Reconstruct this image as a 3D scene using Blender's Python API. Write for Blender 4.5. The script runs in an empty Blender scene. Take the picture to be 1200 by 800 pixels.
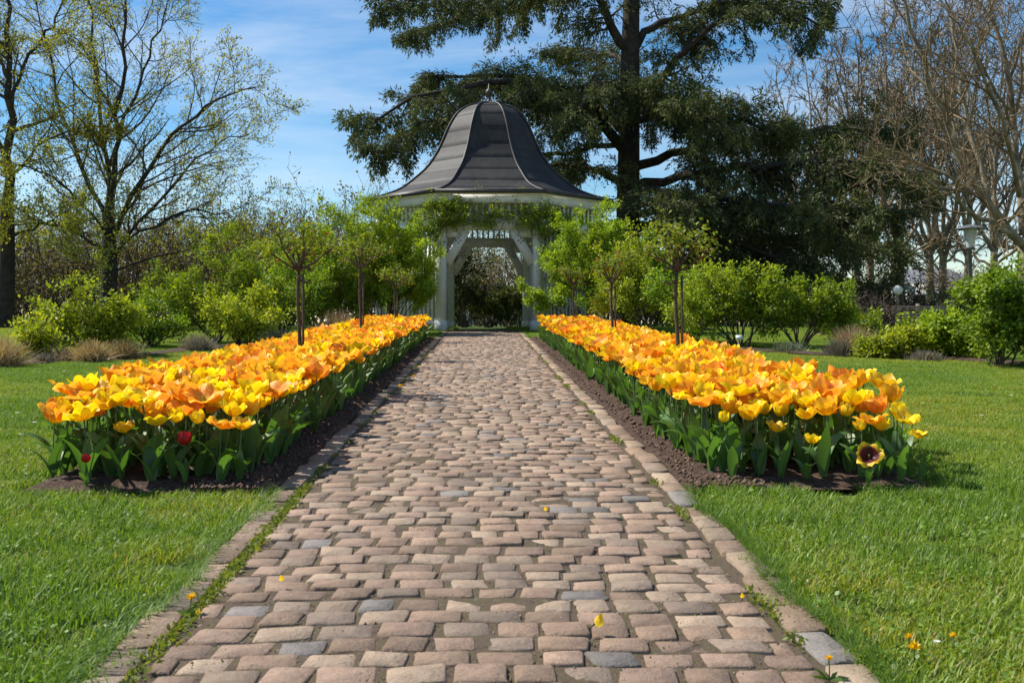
import bpy, math, random
import numpy as np
from mathutils import Vector, Matrix
R = math.radians
rng = np.random.default_rng(11)
random.seed(11)
SC = bpy.context.scene
COL = SC.collection

# ------------------------------------------------------------------ camera, sky, sun, exposure
FPX = 1200.0; HOR = 378.0; SLOPE = 0.0292; YAW = math.atan(34 / 1200.0)
cam_d = bpy.data.cameras.new('camera'); cam = bpy.data.objects.new('camera', cam_d); COL.objects.link(cam)
cam.location = (0, 0, 1.0); cam.rotation_euler = (R(90), 0, -YAW)
cam_d.sensor_width = 36; cam_d.lens = 36.0; cam_d.shift_y = -(400 - HOR) / 1200.0
cam_d.clip_end = 2000; cam_d.clip_start = 0.05
cam_d.dof.use_dof = True; cam_d.dof.focus_distance = 9.0; cam_d.dof.aperture_fstop = 9.0
SC.camera = cam

SUN_EL, SUN_AZ = 49.0, 67.0          # azimuth measured from +Y towards -X (left of the view, ahead of the camera)
sdir = Vector((-math.sin(R(SUN_AZ)) * math.cos(R(SUN_EL)), math.cos(R(SUN_AZ)) * math.cos(R(SUN_EL)), math.sin(R(SUN_EL))))
W = bpy.data.worlds.new('World'); SC.world = W; W.use_nodes = True
nt = W.node_tree; nt.nodes.clear()
def N(tree, typ, **kw):
    n = tree.nodes.new(typ)
    for k, v in kw.items(): setattr(n, k, v)
    return n
sky = N(nt, 'ShaderNodeTexSky', sky_type='NISHITA', sun_disc=False)
sky.sun_elevation = R(SUN_EL); sky.sun_rotation = -R(SUN_AZ); sky.air_density = 1.0; sky.dust_density = 0.0; sky.ozone_density = 1.2
tc = N(nt, 'ShaderNodeTexCoord')
mp = N(nt, 'ShaderNodeMapping'); mp.inputs['Scale'].default_value = (0.9, 1.5, 6.5); mp.inputs['Rotation'].default_value = (R(8), R(-14), R(20))
no = N(nt, 'ShaderNodeTexNoise'); no.inputs['Scale'].default_value = 1.7; no.inputs['Detail'].default_value = 8; no.inputs['Roughness'].default_value = 0.6; no.inputs['Distortion'].default_value = 0.6
ra = N(nt, 'ShaderNodeValToRGB'); ra.color_ramp.elements[0].position = 0.42; ra.color_ramp.elements[1].position = 0.78
ra.color_ramp.elements[0].color = (0, 0, 0, 1); ra.color_ramp.elements[1].color = (0.62, 0.62, 0.62, 1)
mx = N(nt, 'ShaderNodeMixRGB'); mx.inputs[2].default_value = (7.0, 7.5, 8.1, 1)
bg = N(nt, 'ShaderNodeBackground'); bg.inputs['Strength'].default_value = 0.088
ou = N(nt, 'ShaderNodeOutputWorld')
L = nt.links.new
L(tc.outputs['Generated'], mp.inputs[0]); L(mp.outputs[0], no.inputs['Vector']); L(no.outputs[0], ra.inputs[0])
L(ra.outputs[0], mx.inputs[0]); hs0 = N(nt, 'ShaderNodeHueSaturation'); hs0.inputs['Saturation'].default_value = 1.45; L(sky.outputs[0], hs0.inputs['Color']); L(hs0.outputs[0], mx.inputs[1]); L(mx.outputs[0], bg.inputs[0]); L(bg.outputs[0], ou.inputs[0])

sl = bpy.data.lights.new('sun', 'SUN'); sl.energy = 5.0; sl.angle = R(0.53); sl.color = (1.0, 0.95, 0.86)
so = bpy.data.objects.new('sun', sl); COL.objects.link(so); so.rotation_euler = (-sdir).to_track_quat('-Z', 'Y').to_euler(); so.location = (-20, 10, 30)
vs = SC.view_settings; vs.view_transform = 'Standard'; vs.look = 'None'; vs.exposure = 0.63; vs.gamma = 1.0; vs.use_curve_mapping = False
cy = SC.cycles; cy.max_bounces = 6; cy.diffuse_bounces = 3; cy.glossy_bounces = 2; cy.transmission_bounces = 4; cy.transparent_max_bounces = 4
cy.use_denoising = True; cy.sample_clamp_indirect = 8

# ------------------------------------------------------------------ helpers
FW = np.array([math.sin(YAW), math.cos(YAW), 0]); RT = np.array([math.cos(YAW), -math.sin(YAW), 0]); UP = np.array([0, 0, 1.0])
def P(px, py, d):
    """the world point seen at photo pixel (px, py) at depth d"""
    return np.array([0, 0, 1.0]) + d * (FW + RT * (px - 600) / FPX - UP * (py - HOR) / FPX)
def gz(y):
    y = np.asarray(y, float)
    t = np.clip((y - 24) / 10.0, 0, 1)
    return np.where(y < 24, SLOPE * y, SLOPE * (24 + 10 * (t - t * t / 2)))
def G(px, d):
    p = P(px, 400, d); p[2] = gz(p[1]); return p
def tag(o, label=None, cat=None, group=None, kind=None):
    for k, v in (('label', label), ('category', cat), ('group', group), ('kind', kind)):
        if v: o[k] = v
    return o
def empty(name, loc, rz=0.0):
    o = bpy.data.objects.new(name, None); COL.objects.link(o); o.location = Vector([float(c) for c in loc]); o.rotation_euler = (0, 0, rz); o.empty_display_size = 0.1
    return o
def mesh_np(name, v, q=None, t=None, col=None, smooth=False, mats=None):
    me = bpy.data.meshes.new(name)
    v = np.asarray(v, np.float32).reshape(-1, 3)
    q = np.zeros((0, 4), np.int32) if q is None else np.asarray(q, np.int32).reshape(-1, 4)
    t = np.zeros((0, 3), np.int32) if t is None else np.asarray(t, np.int32).reshape(-1, 3)
    me.vertices.add(len(v)); me.vertices.foreach_set('co', v.ravel())
    loops = np.concatenate([q.ravel(), t.ravel()]); me.loops.add(len(loops)); me.loops.foreach_set('vertex_index', loops)
    nf = len(q) + len(t); me.polygons.add(nf)
    st = np.concatenate([np.arange(len(q)) * 4, len(q) * 4 + np.arange(len(t)) * 3]).astype(np.int32)
    me.polygons.foreach_set('loop_start', st)
    if smooth: me.polygons.foreach_set('use_smooth', np.ones(nf, bool))
    if col is not None:
        a = me.color_attributes.new('Col', 'FLOAT_COLOR', 'POINT')
        c = np.ones((len(v), 4), np.float32); c[:, :3] = np.asarray(col, np.float32).reshape(-1, 3); a.data.foreach_set('color', c.ravel())
    for m in (mats or []): me.materials.append(m)
    me.update(calc_edges=True); me.validate()
    return me
def obj(name, me, parent=None, mat=None):
    if mat is not None: me.materials.append(mat)
    o = bpy.data.objects.new(name, me); COL.objects.link(o)
    if parent is not None: o.parent = parent
    return o
class MB:
    """collects boxes, bars, tubes and loops into one mesh"""
    def __init__(s): s.v = []; s.q = []; s.t = []; s.n = 0
    def add(s, v, q=None, t=None):
        v = np.asarray(v, float).reshape(-1, 3); s.v.append(v)
        if q is not None and len(q): s.q.append(np.asarray(q, int).reshape(-1, 4) + s.n)
        if t is not None and len(t): s.t.append(np.asarray(t, int).reshape(-1, 3) + s.n)
        s.n += len(v); return s
    def box(s, c, size, M=None):
        x, y, z = [k / 2 for k in size]
        v = np.array([(-x, -y, -z), (x, -y, -z), (x, y, -z), (-x, y, -z), (-x, -y, z), (x, -y, z), (x, y, z), (-x, y, z)])
        if M is not None: v = v @ np.asarray(M).T
        return s.add(v + np.asarray(c), [(0, 3, 2, 1), (4, 5, 6, 7), (0, 1, 5, 4), (1, 2, 6, 5), (2, 3, 7, 6), (3, 0, 4, 7)])
    def bar(s, a, b, w, h, up=(0, 0, 1)):
        a = np.asarray(a, float); b = np.asarray(b, float); d = b - a; l = np.linalg.norm(d); d = d / l
        u = np.asarray(up, float); x = np.cross(d, u); x /= np.linalg.norm(x); u = np.cross(x, d)
        return s.box((a + b) / 2, (w, l, h), np.stack([x, d, u], 1))
    def tube(s, pts, rad, sides=6, cap=True):
        v, q = tubes(np.asarray(pts, float)[None], np.asarray(rad, float)[None], sides); k = len(v)
        s.add(v, q)
        if cap:
            n = len(pts)
            s.t += [np.array([(i, (i + 1) % sides, 0) for i in range(1, sides - 1)]) + (s.n - k + (n - 1) * sides)]
            s.t += [np.array([(0, i + 1, i) for i in range(1, sides - 1)]) + (s.n - k)]
        return s
    def lathe(s, prof, sides=16, c=(0, 0, 0)):
        a = np.arange(sides) / sides * 2 * math.pi; v = []
        for r, z in prof: v.append(np.stack([r * np.cos(a), r * np.sin(a), np.full(sides, z)], 1))
        v = np.concatenate(v) + np.asarray(c); q = []
        for i in range(len(prof) - 1):
            for j in range(sides):
                k = (j + 1) % sides; q.append((i * sides + j, i * sides + k, (i + 1) * sides + k, (i + 1) * sides + j))
        return s.add(v, q)
    def mesh(s, name, mat, smooth=False, col=None):
        return mesh_np(name, np.concatenate(s.v), np.concatenate(s.q) if s.q else None, np.concatenate(s.t) if s.t else None, smooth=smooth, mats=[mat], col=col)
    def build(s, name, mat, parent=None, smooth=False, col=None):
        return obj(name, s.mesh(name, mat, smooth, col), parent)
def norm(a): return a / np.maximum(np.linalg.norm(a, axis=-1, keepdims=True), 1e-9)
def tubes(p, r, S):
    """p (N,K,3), r (N,K): N tubes of S sides"""
    n, k, _ = p.shape
    tg = np.empty_like(p); tg[:, 1:-1] = p[:, 2:] - p[:, :-2]; tg[:, 0] = p[:, 1] - p[:, 0]; tg[:, -1] = p[:, -1] - p[:, -2]; tg = norm(tg)
    ref = np.where(np.abs(tg[:, :1, 2:3]) > 0.9, np.array([1.0, 0, 0]), np.array([0, 0, 1.0]))
    x = norm(np.cross(tg, np.broadcast_to(ref, tg.shape))); y = np.cross(tg, x)
    a = np.arange(S) / S * 2 * math.pi
    v = p[:, :, None] + r[:, :, None, None] * (x[:, :, None] * np.cos(a)[:, None] + y[:, :, None] * np.sin(a)[:, None])
    i = (np.arange(n)[:, None, None] * k + np.arange(k - 1)[None, :, None]) * S
    j = np.arange(S)[None, None, :]; j2 = (j + 1) % S
    q = np.stack([i + j, i + j2, i + S + j2, i + S + j], -1)
    return v.reshape(-1, 3), q.reshape(-1, 4)
def ribbons(p, r):
    """N thin twigs as narrow strips"""
    n, k, _ = p.shape; tg = norm(p[:, -1] - p[:, 0]); x = norm(np.cross(tg, rng.standard_normal((n, 3))))[:, None] * r[..., None] * 1.25
    v = np.stack([p - x, p + x], 2).reshape(-1, 3); i = (np.arange(n)[:, None] * k + np.arange(k - 1)[None]).reshape(-1) * 2
    return v, np.stack([i, i + 1, i + 3, i + 2], 1)
def rnd(*s): return rng.standard_normal(s)
def uni(a, b, *s): return rng.uniform(a, b, s)
def grow(start, d, length, K, wig=0.15, bias=(0, 0, 0)):
    """N polylines of K points"""
    d = norm(d); p = [start]; st = (length / (K - 1))[:, None]
    for i in range(K - 1):
        d = norm(d + wig * rnd(*d.shape) + np.asarray(bias)); p.append(p[-1] + d * st)
    return np.stack(p, 1)
def spawn(par, rad, n, t0, t1, lr, ang, K, wig, bias, flat=0.0, rr=0.6, taper=0.25, minr=0.004, lpar=None, tl=0.5):
    """n children on each parent polyline; flat squashes the spread towards the horizontal"""
    m, k, _ = par.shape
    t = (np.arange(n)[None] + uni(0, 1, m, n)) / n * (t1 - t0) + t0
    f = t * (k - 1); i = np.clip(f.astype(int), 0, k - 2); w = (f - i)[..., None]
    ii = np.arange(m)[:, None]
    a = par[ii, i]; b = par[ii, i + 1]; s = a * (1 - w) + b * w; tg = norm(b - a)
    rp = rad[ii, i] * (1 - w[..., 0]) + rad[ii, i + 1] * w[..., 0]
    side = rnd(m, n, 3); side[..., 2] *= (1 - flat); side = norm(side - (side * tg).sum(-1, keepdims=True) * tg)
    an = np.radians(uni(ang[0], ang[1], m, n))[..., None]
    d = tg * np.cos(an) + side * np.sin(an)
    L0 = np.linalg.norm(np.diff(par, axis=1), axis=-1).sum(1) if lpar is None else lpar
    ln = (L0[:, None] * uni(lr[0], lr[1], m, n) * (1 - tl * t)).ravel()
    p = grow(s.reshape(-1, 3), d.reshape(-1, 3), ln, K, wig, bias)
    r0 = np.maximum(rp.ravel() * rr, minr)
    r = np.maximum(r0[:, None] * np.linspace(1, taper, K)[None], minr * 0.6)
    return p, r
def smooth_line(pts, K):
    p = np.asarray(pts, float); n = len(p); t = np.linspace(0, n - 1, K); out = []
    for u in t:
        i = min(int(u), n - 2); f = u - i
        a, b, c, d = p[max(i - 1, 0)], p[i], p[i + 1], p[min(i + 2, n - 1)]
        out.append(0.5 * (2 * b + (c - a) * f + (2 * a - 5 * b + 4 * c - d) * f * f + (3 * b - a - 3 * c + d) * f ** 3))
    return np.array(out)
def leaves(pos, size, asp, dirs, fold=0.0, nrm=None):
    """pointed leaf quads (base, side, tip, side) at pos along dirs"""
    n = len(pos); d = norm(dirs); u = rnd(n, 3) if nrm is None else nrm
    x = norm(np.cross(d, u)); z = np.cross(x, d)
    s = size[:, None]; w = s * asp
    m = pos + d * s * 0.5 - z * s * fold
    v = np.stack([pos, m + x * w * 0.5, pos + d * s, m - x * w * 0.5], 1)
    v[:, 1] += z * s * fold; v[:, 3] += z * s * fold
    return v.reshape(-1, 3), np.arange(n * 4).reshape(-1, 4)
def rep(c, k): return np.repeat(c, k, axis=0)

# ------------------------------------------------------------------ materials
def mat(name):
    m = bpy.data.materials.new(name); m.use_nodes = True; m.node_tree.nodes.clear(); return m, m.node_tree
def ramp(t, stops):
    r = N(t, 'ShaderNodeValToRGB'); e = r.color_ramp.elements
    while len(e) < len(stops): e.new(0.5)
    for k, (p, c) in zip(e, stops): k.position = p; k.color = (*c, 1)
    return r
def noise(t, scale, detail=4, rough=0.55, coord='Object', vec=None):
    n = N(t, 'ShaderNodeTexNoise'); n.inputs['Scale'].default_value = scale; n.inputs['Detail'].default_value = detail; n.inputs['Roughness'].default_value = rough
    if vec is None:
        if coord == 'World':
            g = N(t, 'ShaderNodeNewGeometry'); t.links.new(g.outputs['Position'], n.inputs['Vector'])
        else:
            c = N(t, 'ShaderNodeTexCoord'); t.links.new(c.outputs[coord], n.inputs['Vector'])
    else: t.links.new(vec, n.inputs['Vector'])
    return n
def bump(t, h, strength, dist):
    b = N(t, 'ShaderNodeBump'); b.inputs['Strength'].default_value = strength; b.inputs['Distance'].default_value = dist
    t.links.new(h, b.inputs['Height']); return b
def surf(name, stops, scale, rough=0.8, bscale=None, bstr=0.3, bdist=0.01, coord='World', spec=0.3, metal=0.0, detail=5):
    m, t = mat(name); n = noise(t, scale, detail, 0.6, coord); r = ramp(t, stops); t.links.new(n.outputs[0], r.inputs[0])
    b = N(t, 'ShaderNodeBsdfPrincipled'); b.inputs['Roughness'].default_value = rough; b.inputs['Specular IOR Level'].default_value = spec; b.inputs['Metallic'].default_value = metal
    t.links.new(r.outputs[0], b.inputs['Base Color'])
    if bscale:
        n2 = noise(t, bscale, 6, 0.65, coord); bb = bump(t, n2.outputs[0], bstr, bdist); t.links.new(bb.outputs[0], b.inputs['Normal'])
    o = N(t, 'ShaderNodeOutputMaterial'); t.links.new(b.outputs[0], o.inputs[0]); return m
def leafmat(name, trans=0.4, gloss=0.06, rough=0.45, tcol=(1.15, 1.1, 0.55), colr=None, var=0.0, streak=0):
    """leaf or petal: diffuse, light shining through, a little gloss; colour from the mesh attribute Col or colr"""
    m, t = mat(name); lk = t.links.new
    if colr is None:
        a = N(t, 'ShaderNodeAttribute', attribute_name='Col'); c = a.outputs['Color']
    else:
        n = noise(t, colr[0], 3, 0.5, 'World'); r = ramp(t, colr[1]); lk(n.outputs[0], r.inputs[0]); c = r.outputs[0]
    if streak:
        n_ = noise(t, streak, 3, 0.6, 'Object'); r_ = ramp(t, [(0.3, (0.82, 0.70, 0.6)), (0.5, (1, 1, 1)), (0.7, (1.06, 1.06, 1.0))]); lk(n_.outputs[0], r_.inputs[0]); x_ = N(t, 'ShaderNodeMixRGB', blend_type='MULTIPLY'); x_.inputs[0].default_value = 1; lk(c, x_.inputs[1]); lk(r_.outputs[0], x_.inputs[2]); c = x_.outputs[0]
    if var:
        oi = N(t, 'ShaderNodeObjectInfo'); hs = N(t, 'ShaderNodeHueSaturation'); mr = N(t, 'ShaderNodeMapRange')
        mr.inputs['To Min'].default_value = 1 - var; mr.inputs['To Max'].default_value = 1 + var
        lk(oi.outputs['Random'], mr.inputs['Value']); lk(mr.outputs[0], hs.inputs['Value']); lk(c, hs.inputs['Color']); c = hs.outputs[0]
    df = N(t, 'ShaderNodeBsdfDiffuse'); tr = N(t, 'ShaderNodeBsdfTranslucent'); gl = N(t, 'ShaderNodeBsdfGlossy'); gl.inputs['Roughness'].default_value = rough
    mu = N(t, 'ShaderNodeMixRGB', blend_type='MULTIPLY'); mu.inputs[0].default_value = 1; mu.inputs[2].default_value = (*tcol, 1)
    lk(c, df.inputs[0]); lk(c, mu.inputs[1]); lk(mu.outputs[0], tr.inputs[0])
    m1 = N(t, 'ShaderNodeMixShader'); m1.inputs[0].default_value = trans; lk(df.outputs[0], m1.inputs[1]); lk(tr.outputs[0], m1.inputs[2])
    m2 = N(t, 'ShaderNodeMixShader'); m2.inputs[0].default_value = gloss; lk(m1.outputs[0], m2.inputs[1]); lk(gl.outputs[0], m2.inputs[2])
    o = N(t, 'ShaderNodeOutputMaterial'); lk(m2.outputs[0], o.inputs[0]); return m
def stonemat(name):
    m, t = mat(name); lk = t.links.new
    a = N(t, 'ShaderNodeAttribute', attribute_name='Col')
    n1 = noise(t, 9, 6, 0.65, 'World'); n2 = noise(t, 110, 6, 0.75, 'World')
    r1 = ramp(t, [(0.3, (0.62, 0.60, 0.58)), (0.55, (1, 1, 1)), (0.75, (1.18, 1.14, 1.08))]); lk(n1.outputs[0], r1.inputs[0])
    r2 = ramp(t, [(0.34, (0.45, 0.42, 0.40)), (0.46, (0.95, 0.95, 0.95)), (0.56, (1, 1, 1)), (0.70, (1.4, 1.36, 1.3))]); lk(n2.outputs[0], r2.inputs[0])
    x1 = N(t, 'ShaderNodeMixRGB', blend_type='MULTIPLY'); x1.inputs[0].default_value = 0.7; lk(a.outputs['Color'], x1.inputs[1]); lk(r1.outputs[0], x1.inputs[2])
    x2 = N(t, 'ShaderNodeMixRGB', blend_type='MULTIPLY'); x2.inputs[0].default_value = 0.75; lk(x1.outputs[0], x2.inputs[1]); lk(r2.outputs[0], x2.inputs[2])
    b = N(t, 'ShaderNodeBsdfPrincipled'); b.inputs['Roughness'].default_value = 0.75; b.inputs['Specular IOR Level'].default_value = 0.3; lk(x2.outputs[0], b.inputs['Base Color'])
    b1 = bump(t, n1.outputs[0], 0.8, 0.03); b2 = bump(t, n2.outputs[0], 0.9, 0.008); lk(b1.outputs[0], b2.inputs['Normal']); lk(b2.outputs[0], b.inputs['Normal'])
    o = N(t, 'ShaderNodeOutputMaterial'); lk(b.outputs[0], o.inputs[0]); return m
M = {}
M['stone'] = stonemat('sandstone_setts')
M['joint'] = surf('joint_sand', [(0.3, (0.045, 0.03, 0.02)), (0.48, (0.11, 0.078, 0.052)), (0.6, (0.085, 0.07, 0.03)), (0.72, (0.20, 0.155, 0.11))], 24, 0.95, 90, 0.9, 0.01)
M['soil'] = surf('bed_soil', [(0.3, (0.035, 0.02, 0.013)), (0.5, (0.085, 0.05, 0.034)), (0.72, (0.16, 0.105, 0.075))], 28, 0.95, 45, 1.0, 0.04)
M['clod'] = surf('soil_crumbs', [(0.3, (0.05, 0.03, 0.02)), (0.55, (0.13, 0.08, 0.055)), (0.75, (0.22, 0.15, 0.11))], 18, 0.95)
M['lawn'] = surf('lawn_ground', [(0.3, (0.03, 0.055, 0.012)), (0.5, (0.07, 0.12, 0.02)), (0.7, (0.12, 0.16, 0.035))], 3.0, 0.95, 40, 0.8, 0.03)
M['grass'] = leafmat('grass_blade', 0.42, 0.03, 0.5, (1.1, 1.1, 0.5))
M['tleaf'] = leafmat('tulip_leaf', 0.34, 0.05, 0.5, (1.2, 1.25, 0.35), var=0.25)
M['petal'] = leafmat('tulip_petal', 0.42, 0.03, 0.5, (1.06, 1.02, 0.8), var=0.12, streak=38)
M['leaf'] = leafmat('shrub_leaf', 0.42, 0.03, 0.6, (1.2, 1.15, 0.45))
M['needle'] = leafmat('cedar_needles', 0.25, 0.015, 0.6, (1.1, 1.1, 0.7))
M['twig'] = surf('twig_bark', [(0.3, (0.05, 0.035, 0.025)), (0.7, (0.13, 0.10, 0.075))], 6, 0.9)
M['bark_dark'] = surf('dark_bark', [(0.3, (0.022, 0.018, 0.015)), (0.7, (0.07, 0.058, 0.046))], 5, 0.95, 14, 0.9, 0.05)
M['bark_plane'] = surf('plane_bark', [(0.35, (0.13, 0.10, 0.07)), (0.5, (0.22, 0.18, 0.125)), (0.65, (0.32, 0.27, 0.19))], 2.5, 0.9, 10, 0.5, 0.03)
M['twig_pale'] = surf('pale_twigs', [(0.3, (0.12, 0.085, 0.045)), (0.7, (0.25, 0.185, 0.105))], 3, 0.9)
M['rose_stem'] = surf('rose_stem_bark', [(0.3, (0.05, 0.034, 0.024)), (0.6, (0.10, 0.072, 0.05)), (0.8, (0.17, 0.13, 0.09))], 20, 0.9, 60, 0.6, 0.01)
M['white'] = surf('white_paint', [(0.3, (0.62, 0.62, 0.60)), (0.7, (0.80, 0.80, 0.77))], 4, 0.55, 30, 0.1, 0.004)
M['dry'] = leafmat('dry_grass', 0.3, 0.03)
def roofmat():
    m, t = mat('lead_roof'); lk = t.links.new
    a = N(t, 'ShaderNodeAttribute', attribute_name='Col'); n1 = noise(t, 1.6, 6, 0.65, 'World'); n2 = noise(t, 9, 6, 0.7, 'World')
    r1 = ramp(t, [(0.3, (0.6, 0.6, 0.62)), (0.5, (1, 1, 1)), (0.7, (1.35, 1.32, 1.28))]); lk(n1.outputs[0], r1.inputs[0])
    r2 = ramp(t, [(0.4, (0.8, 0.8, 0.8)), (0.6, (1, 1, 1)), (0.70, (1.15, 1.15, 1.15)), (0.78, (1.9, 1.9, 1.9))]); lk(n2.outputs[0], r2.inputs[0])
    x = N(t, 'ShaderNodeMixRGB', blend_type='MULTIPLY'); x.inputs[0].default_value = 1; lk(a.outputs['Color'], x.inputs[1]); lk(r1.outputs[0], x.inputs[2])
    y = N(t, 'ShaderNodeMixRGB', blend_type='MULTIPLY'); y.inputs[0].default_value = 1; lk(x.outputs[0], y.inputs[1]); lk(r2.outputs[0], y.inputs[2])
    b = N(t, 'ShaderNodeBsdfPrincipled'); b.inputs['Roughness'].default_value = 0.6; b.inputs['Specular IOR Level'].default_value = 0.18
    lk(y.outputs[0], b.inputs['Base Color']); bb = bump(t, n1.outputs[0], 0.25, 0.05); lk(bb.outputs[0], b.inputs['Normal'])
    o = N(t, 'ShaderNodeOutputMaterial'); lk(b.outputs[0], o.inputs[0]); return m
M['roof'] = roofmat()
M['roof_trim'] = surf('dark_roof_trim', [(0.3, (0.035, 0.033, 0.032)), (0.7, (0.07, 0.065, 0.06))], 5, 0.5)
M['hole'] = surf('dark_hole', [(0.4, (0.01, 0.01, 0.01)), (0.6, (0.015, 0.015, 0.015))], 5, 0.9)
M['lamp_metal'] = surf('lamp_grey_metal', [(0.3, (0.10, 0.11, 0.11)), (0.7, (0.16, 0.17, 0.17))], 6, 0.5)
M['fence_wood'] = surf('weathered_fence_wood', [(0.3, (0.17, 0.12, 0.085)), (0.7, (0.33, 0.26, 0.20))], 3, 0.9, 30, 0.3, 0.01)
M['render_wall'] = surf('pale_render', [(0.3, (0.55, 0.54, 0.52)), (0.7, (0.66, 0.65, 0.62))], 0.5, 0.9)
M['slate'] = surf('grey_slate_roof', [(0.3, (0.12, 0.12, 0.13)), (0.7, (0.20, 0.20, 0.21))], 2, 0.8)
M['pane'] = surf('window_pane', [(0.4, (0.03, 0.035, 0.04)), (0.6, (0.05, 0.055, 0.06))], 1, 0.1, spec=0.6)
def glassy():
    m, t = mat('frosted_lamp_glass'); b = N(t, 'ShaderNodeBsdfPrincipled'); b.inputs['Base Color'].default_value = (0.75, 0.77, 0.76, 1); b.inputs['Roughness'].default_value = 0.25
    n = noise(t, 8, 2); r = ramp(t, [(0.3, (0.66, 0.69, 0.68)), (0.7, (0.8, 0.82, 0.8))]); t.links.new(n.outputs[0], r.inputs[0]); t.links.new(r.outputs[0], b.inputs['Base Color'])
    tr = N(t, 'ShaderNodeBsdfTranslucent'); tr.inputs[0].default_value = (0.8, 0.82, 0.8, 1); mxs = N(t, 'ShaderNodeMixShader'); mxs.inputs[0].default_value = 0.4
    o = N(t, 'ShaderNodeOutputMaterial'); t.links.new(b.outputs[0], mxs.inputs[1]); t.links.new(tr.outputs[0], mxs.inputs[2]); t.links.new(mxs.outputs[0], o.inputs[0]); return m
M['glass'] = glassy()

# ------------------------------------------------------------------ ground, path, kerbs, beds
HW = 0.878                       # half width of the setts
KI, KO = 0.908, 1.022            # kerb inner and outer edge
BED0, BED1 = 5.2, 22.3           # flower beds along y
PATH0, PATH1 = 1.9, 26.2
def sheet(name, xs, ys, zf, m):
    X, Y = np.meshgrid(xs, ys); Z = zf(X, Y); v = np.stack([X, Y, Z], -1).reshape(-1, 3); nx = len(xs)
    i = (np.arange(len(ys) - 1)[:, None] * nx + np.arange(nx - 1)[None]).reshape(-1)
    return obj(name, mesh_np(name, v, np.stack([i, i + 1, i + nx + 1, i + nx], 1), smooth=True, mats=[m]))
ys = np.concatenate([np.linspace(-8, 24, 17), np.linspace(25, 36, 12), [45, 70, 150, 500]])
g = sheet('ground', np.array([-300, -60, -20, 0, 20, 60, 300]), ys, lambda X, Y: gz(Y) - 0.024, M['lawn']); tag(g, kind='structure')
def pz(x, y):                    # gentle waves in the old paving
    return gz(y) + 0.009 * np.sin(1.1 * y + 1.7 * x) * np.sin(0.53 * y - 1.1 * x + 0.6) + 0.014 * (1 - (np.asarray(x) / 0.9) ** 2)
path = sheet('path', np.linspace(-KO + 0.01, KO - 0.01, 15), np.linspace(PATH0, PATH1, 180), lambda X, Y: pz(X, Y) + 0.004 + 0.003 * rng.standard_normal(X.shape), M['joint'])
tag(path, kind='structure')

def stone_geom(cx, cy, w, l, h, zf, n=10, rough=0.08, yaw=0.0, dome=0.002):
    """one worn stone: irregular rounded outline, worn edge, low domed top; returns verts, quads, tris"""
    ch = uni(0.05, 0.22, 8); mj = uni(-0.3, 0.3, 2)      # chipped corners, two bends in the long sides
    x = np.array([1, 1 - ch[0], mj[0], -1 + ch[2], -1, -1, -1 + ch[4], mj[1], 1 - ch[6], 1]); y = np.array([1 - ch[1], 1, 1, 1, 1 - ch[3], -1 + ch[5], -1, -1, -1, -1 + ch[7]])
    k = 1 + rough * uni(-1.3, 0.5, n); sk = uni(-0.09, 0.09, 2)
    x0 = (x * k + sk[0] * y) * w / 2; y0 = (y * k + sk[1] * x) * l / 2
    c, s = math.cos(yaw), math.sin(yaw)
    zc = float(zf(cx, cy)); tl = uni(-0.035, 0.035, 2)
    def ring(f, z, inset=0.0):
        fx = x0 * f - np.sign(x0) * inset; fy = y0 * f - np.sign(y0) * inset
        return np.stack([cx + fx * c - fy * s, cy + fx * s + fy * c, zc + z + fx * tl[0] + fy * (tl[1] + SLOPE)], 1)
    v = np.concatenate([ring(1.02, -0.03), ring(1.0, h - 0.005), ring(1.0, h, 0.0042), ring(0.0, h + dome)[:1]])
    i = np.arange(n); j = (i + 1) % n
    q = np.concatenate([np.stack([i, j, n + j, n + i], 1), np.stack([n + i, n + j, 2 * n + j, 2 * n + i], 1)])
    t = np.stack([2 * n + i, 2 * n + j, np.full(n, 3 * n)], 1)
    return v, q, t
def stone_col(kerb=False):
    u = rng.random(); b = uni(0.74, 1.22, 1)[0]
    if u < 0.04: c = (0.22, 0.20, 0.18)
    elif u < 0.18: c = (0.27, 0.208, 0.155)
    elif u < 0.45: c = (0.29, 0.205, 0.142)
    elif u < 0.75: c = (0.325, 0.23, 0.166)
    else: c = (0.36, 0.275, 0.195)
    if kerb: c = (c[0] * 1.02, c[1] * 1.04, c[2] * 1.02)
    return np.array(c) * b * np.array([1.03, 0.995, 0.985])
setts = []
y = PATH0 + 0.05
while y < PATH1 - 0.1:
    l = rng.uniform(0.098, 0.128); x = -HW - rng.uniform(0, 0.12); ph = rng.uniform(0, 6.28); arch = rng.uniform(-0.006, 0.02)
    while x < HW - 0.03:
        w = rng.uniform(0.105, 0.165)
        x0 = max(x, -HW); x1 = min(x + w, HW + rng.uniform(-0.02, 0.012))
        if x1 - x0 > 0.06:
            cx = (x0 + x1) / 2; yy = y + l / 2 + 0.010 * math.sin(2.3 * cx + ph) - arch * (cx / HW) ** 2
            setts.append((cx, yy, x1 - x0, l))
        x += w + rng.uniform(0.007, 0.024)
    y += l + rng.uniform(0.003, 0.010)
near = sorted([s for s in setts if s[1] > 2.52], key=lambda s: s[1])[:300]; nearset = set(near)
def add_stone(mb, cols, s, h, kerb=False, **k):
    v, q, t = stone_geom(s[0], s[1], s[2], s[3], h, pz, yaw=rng.normal(0, 0.025), **k); mb.add(v, q, t); cols.append(np.tile(stone_col(kerb), (len(v), 1)))
rest = MB(); rc = []
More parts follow.
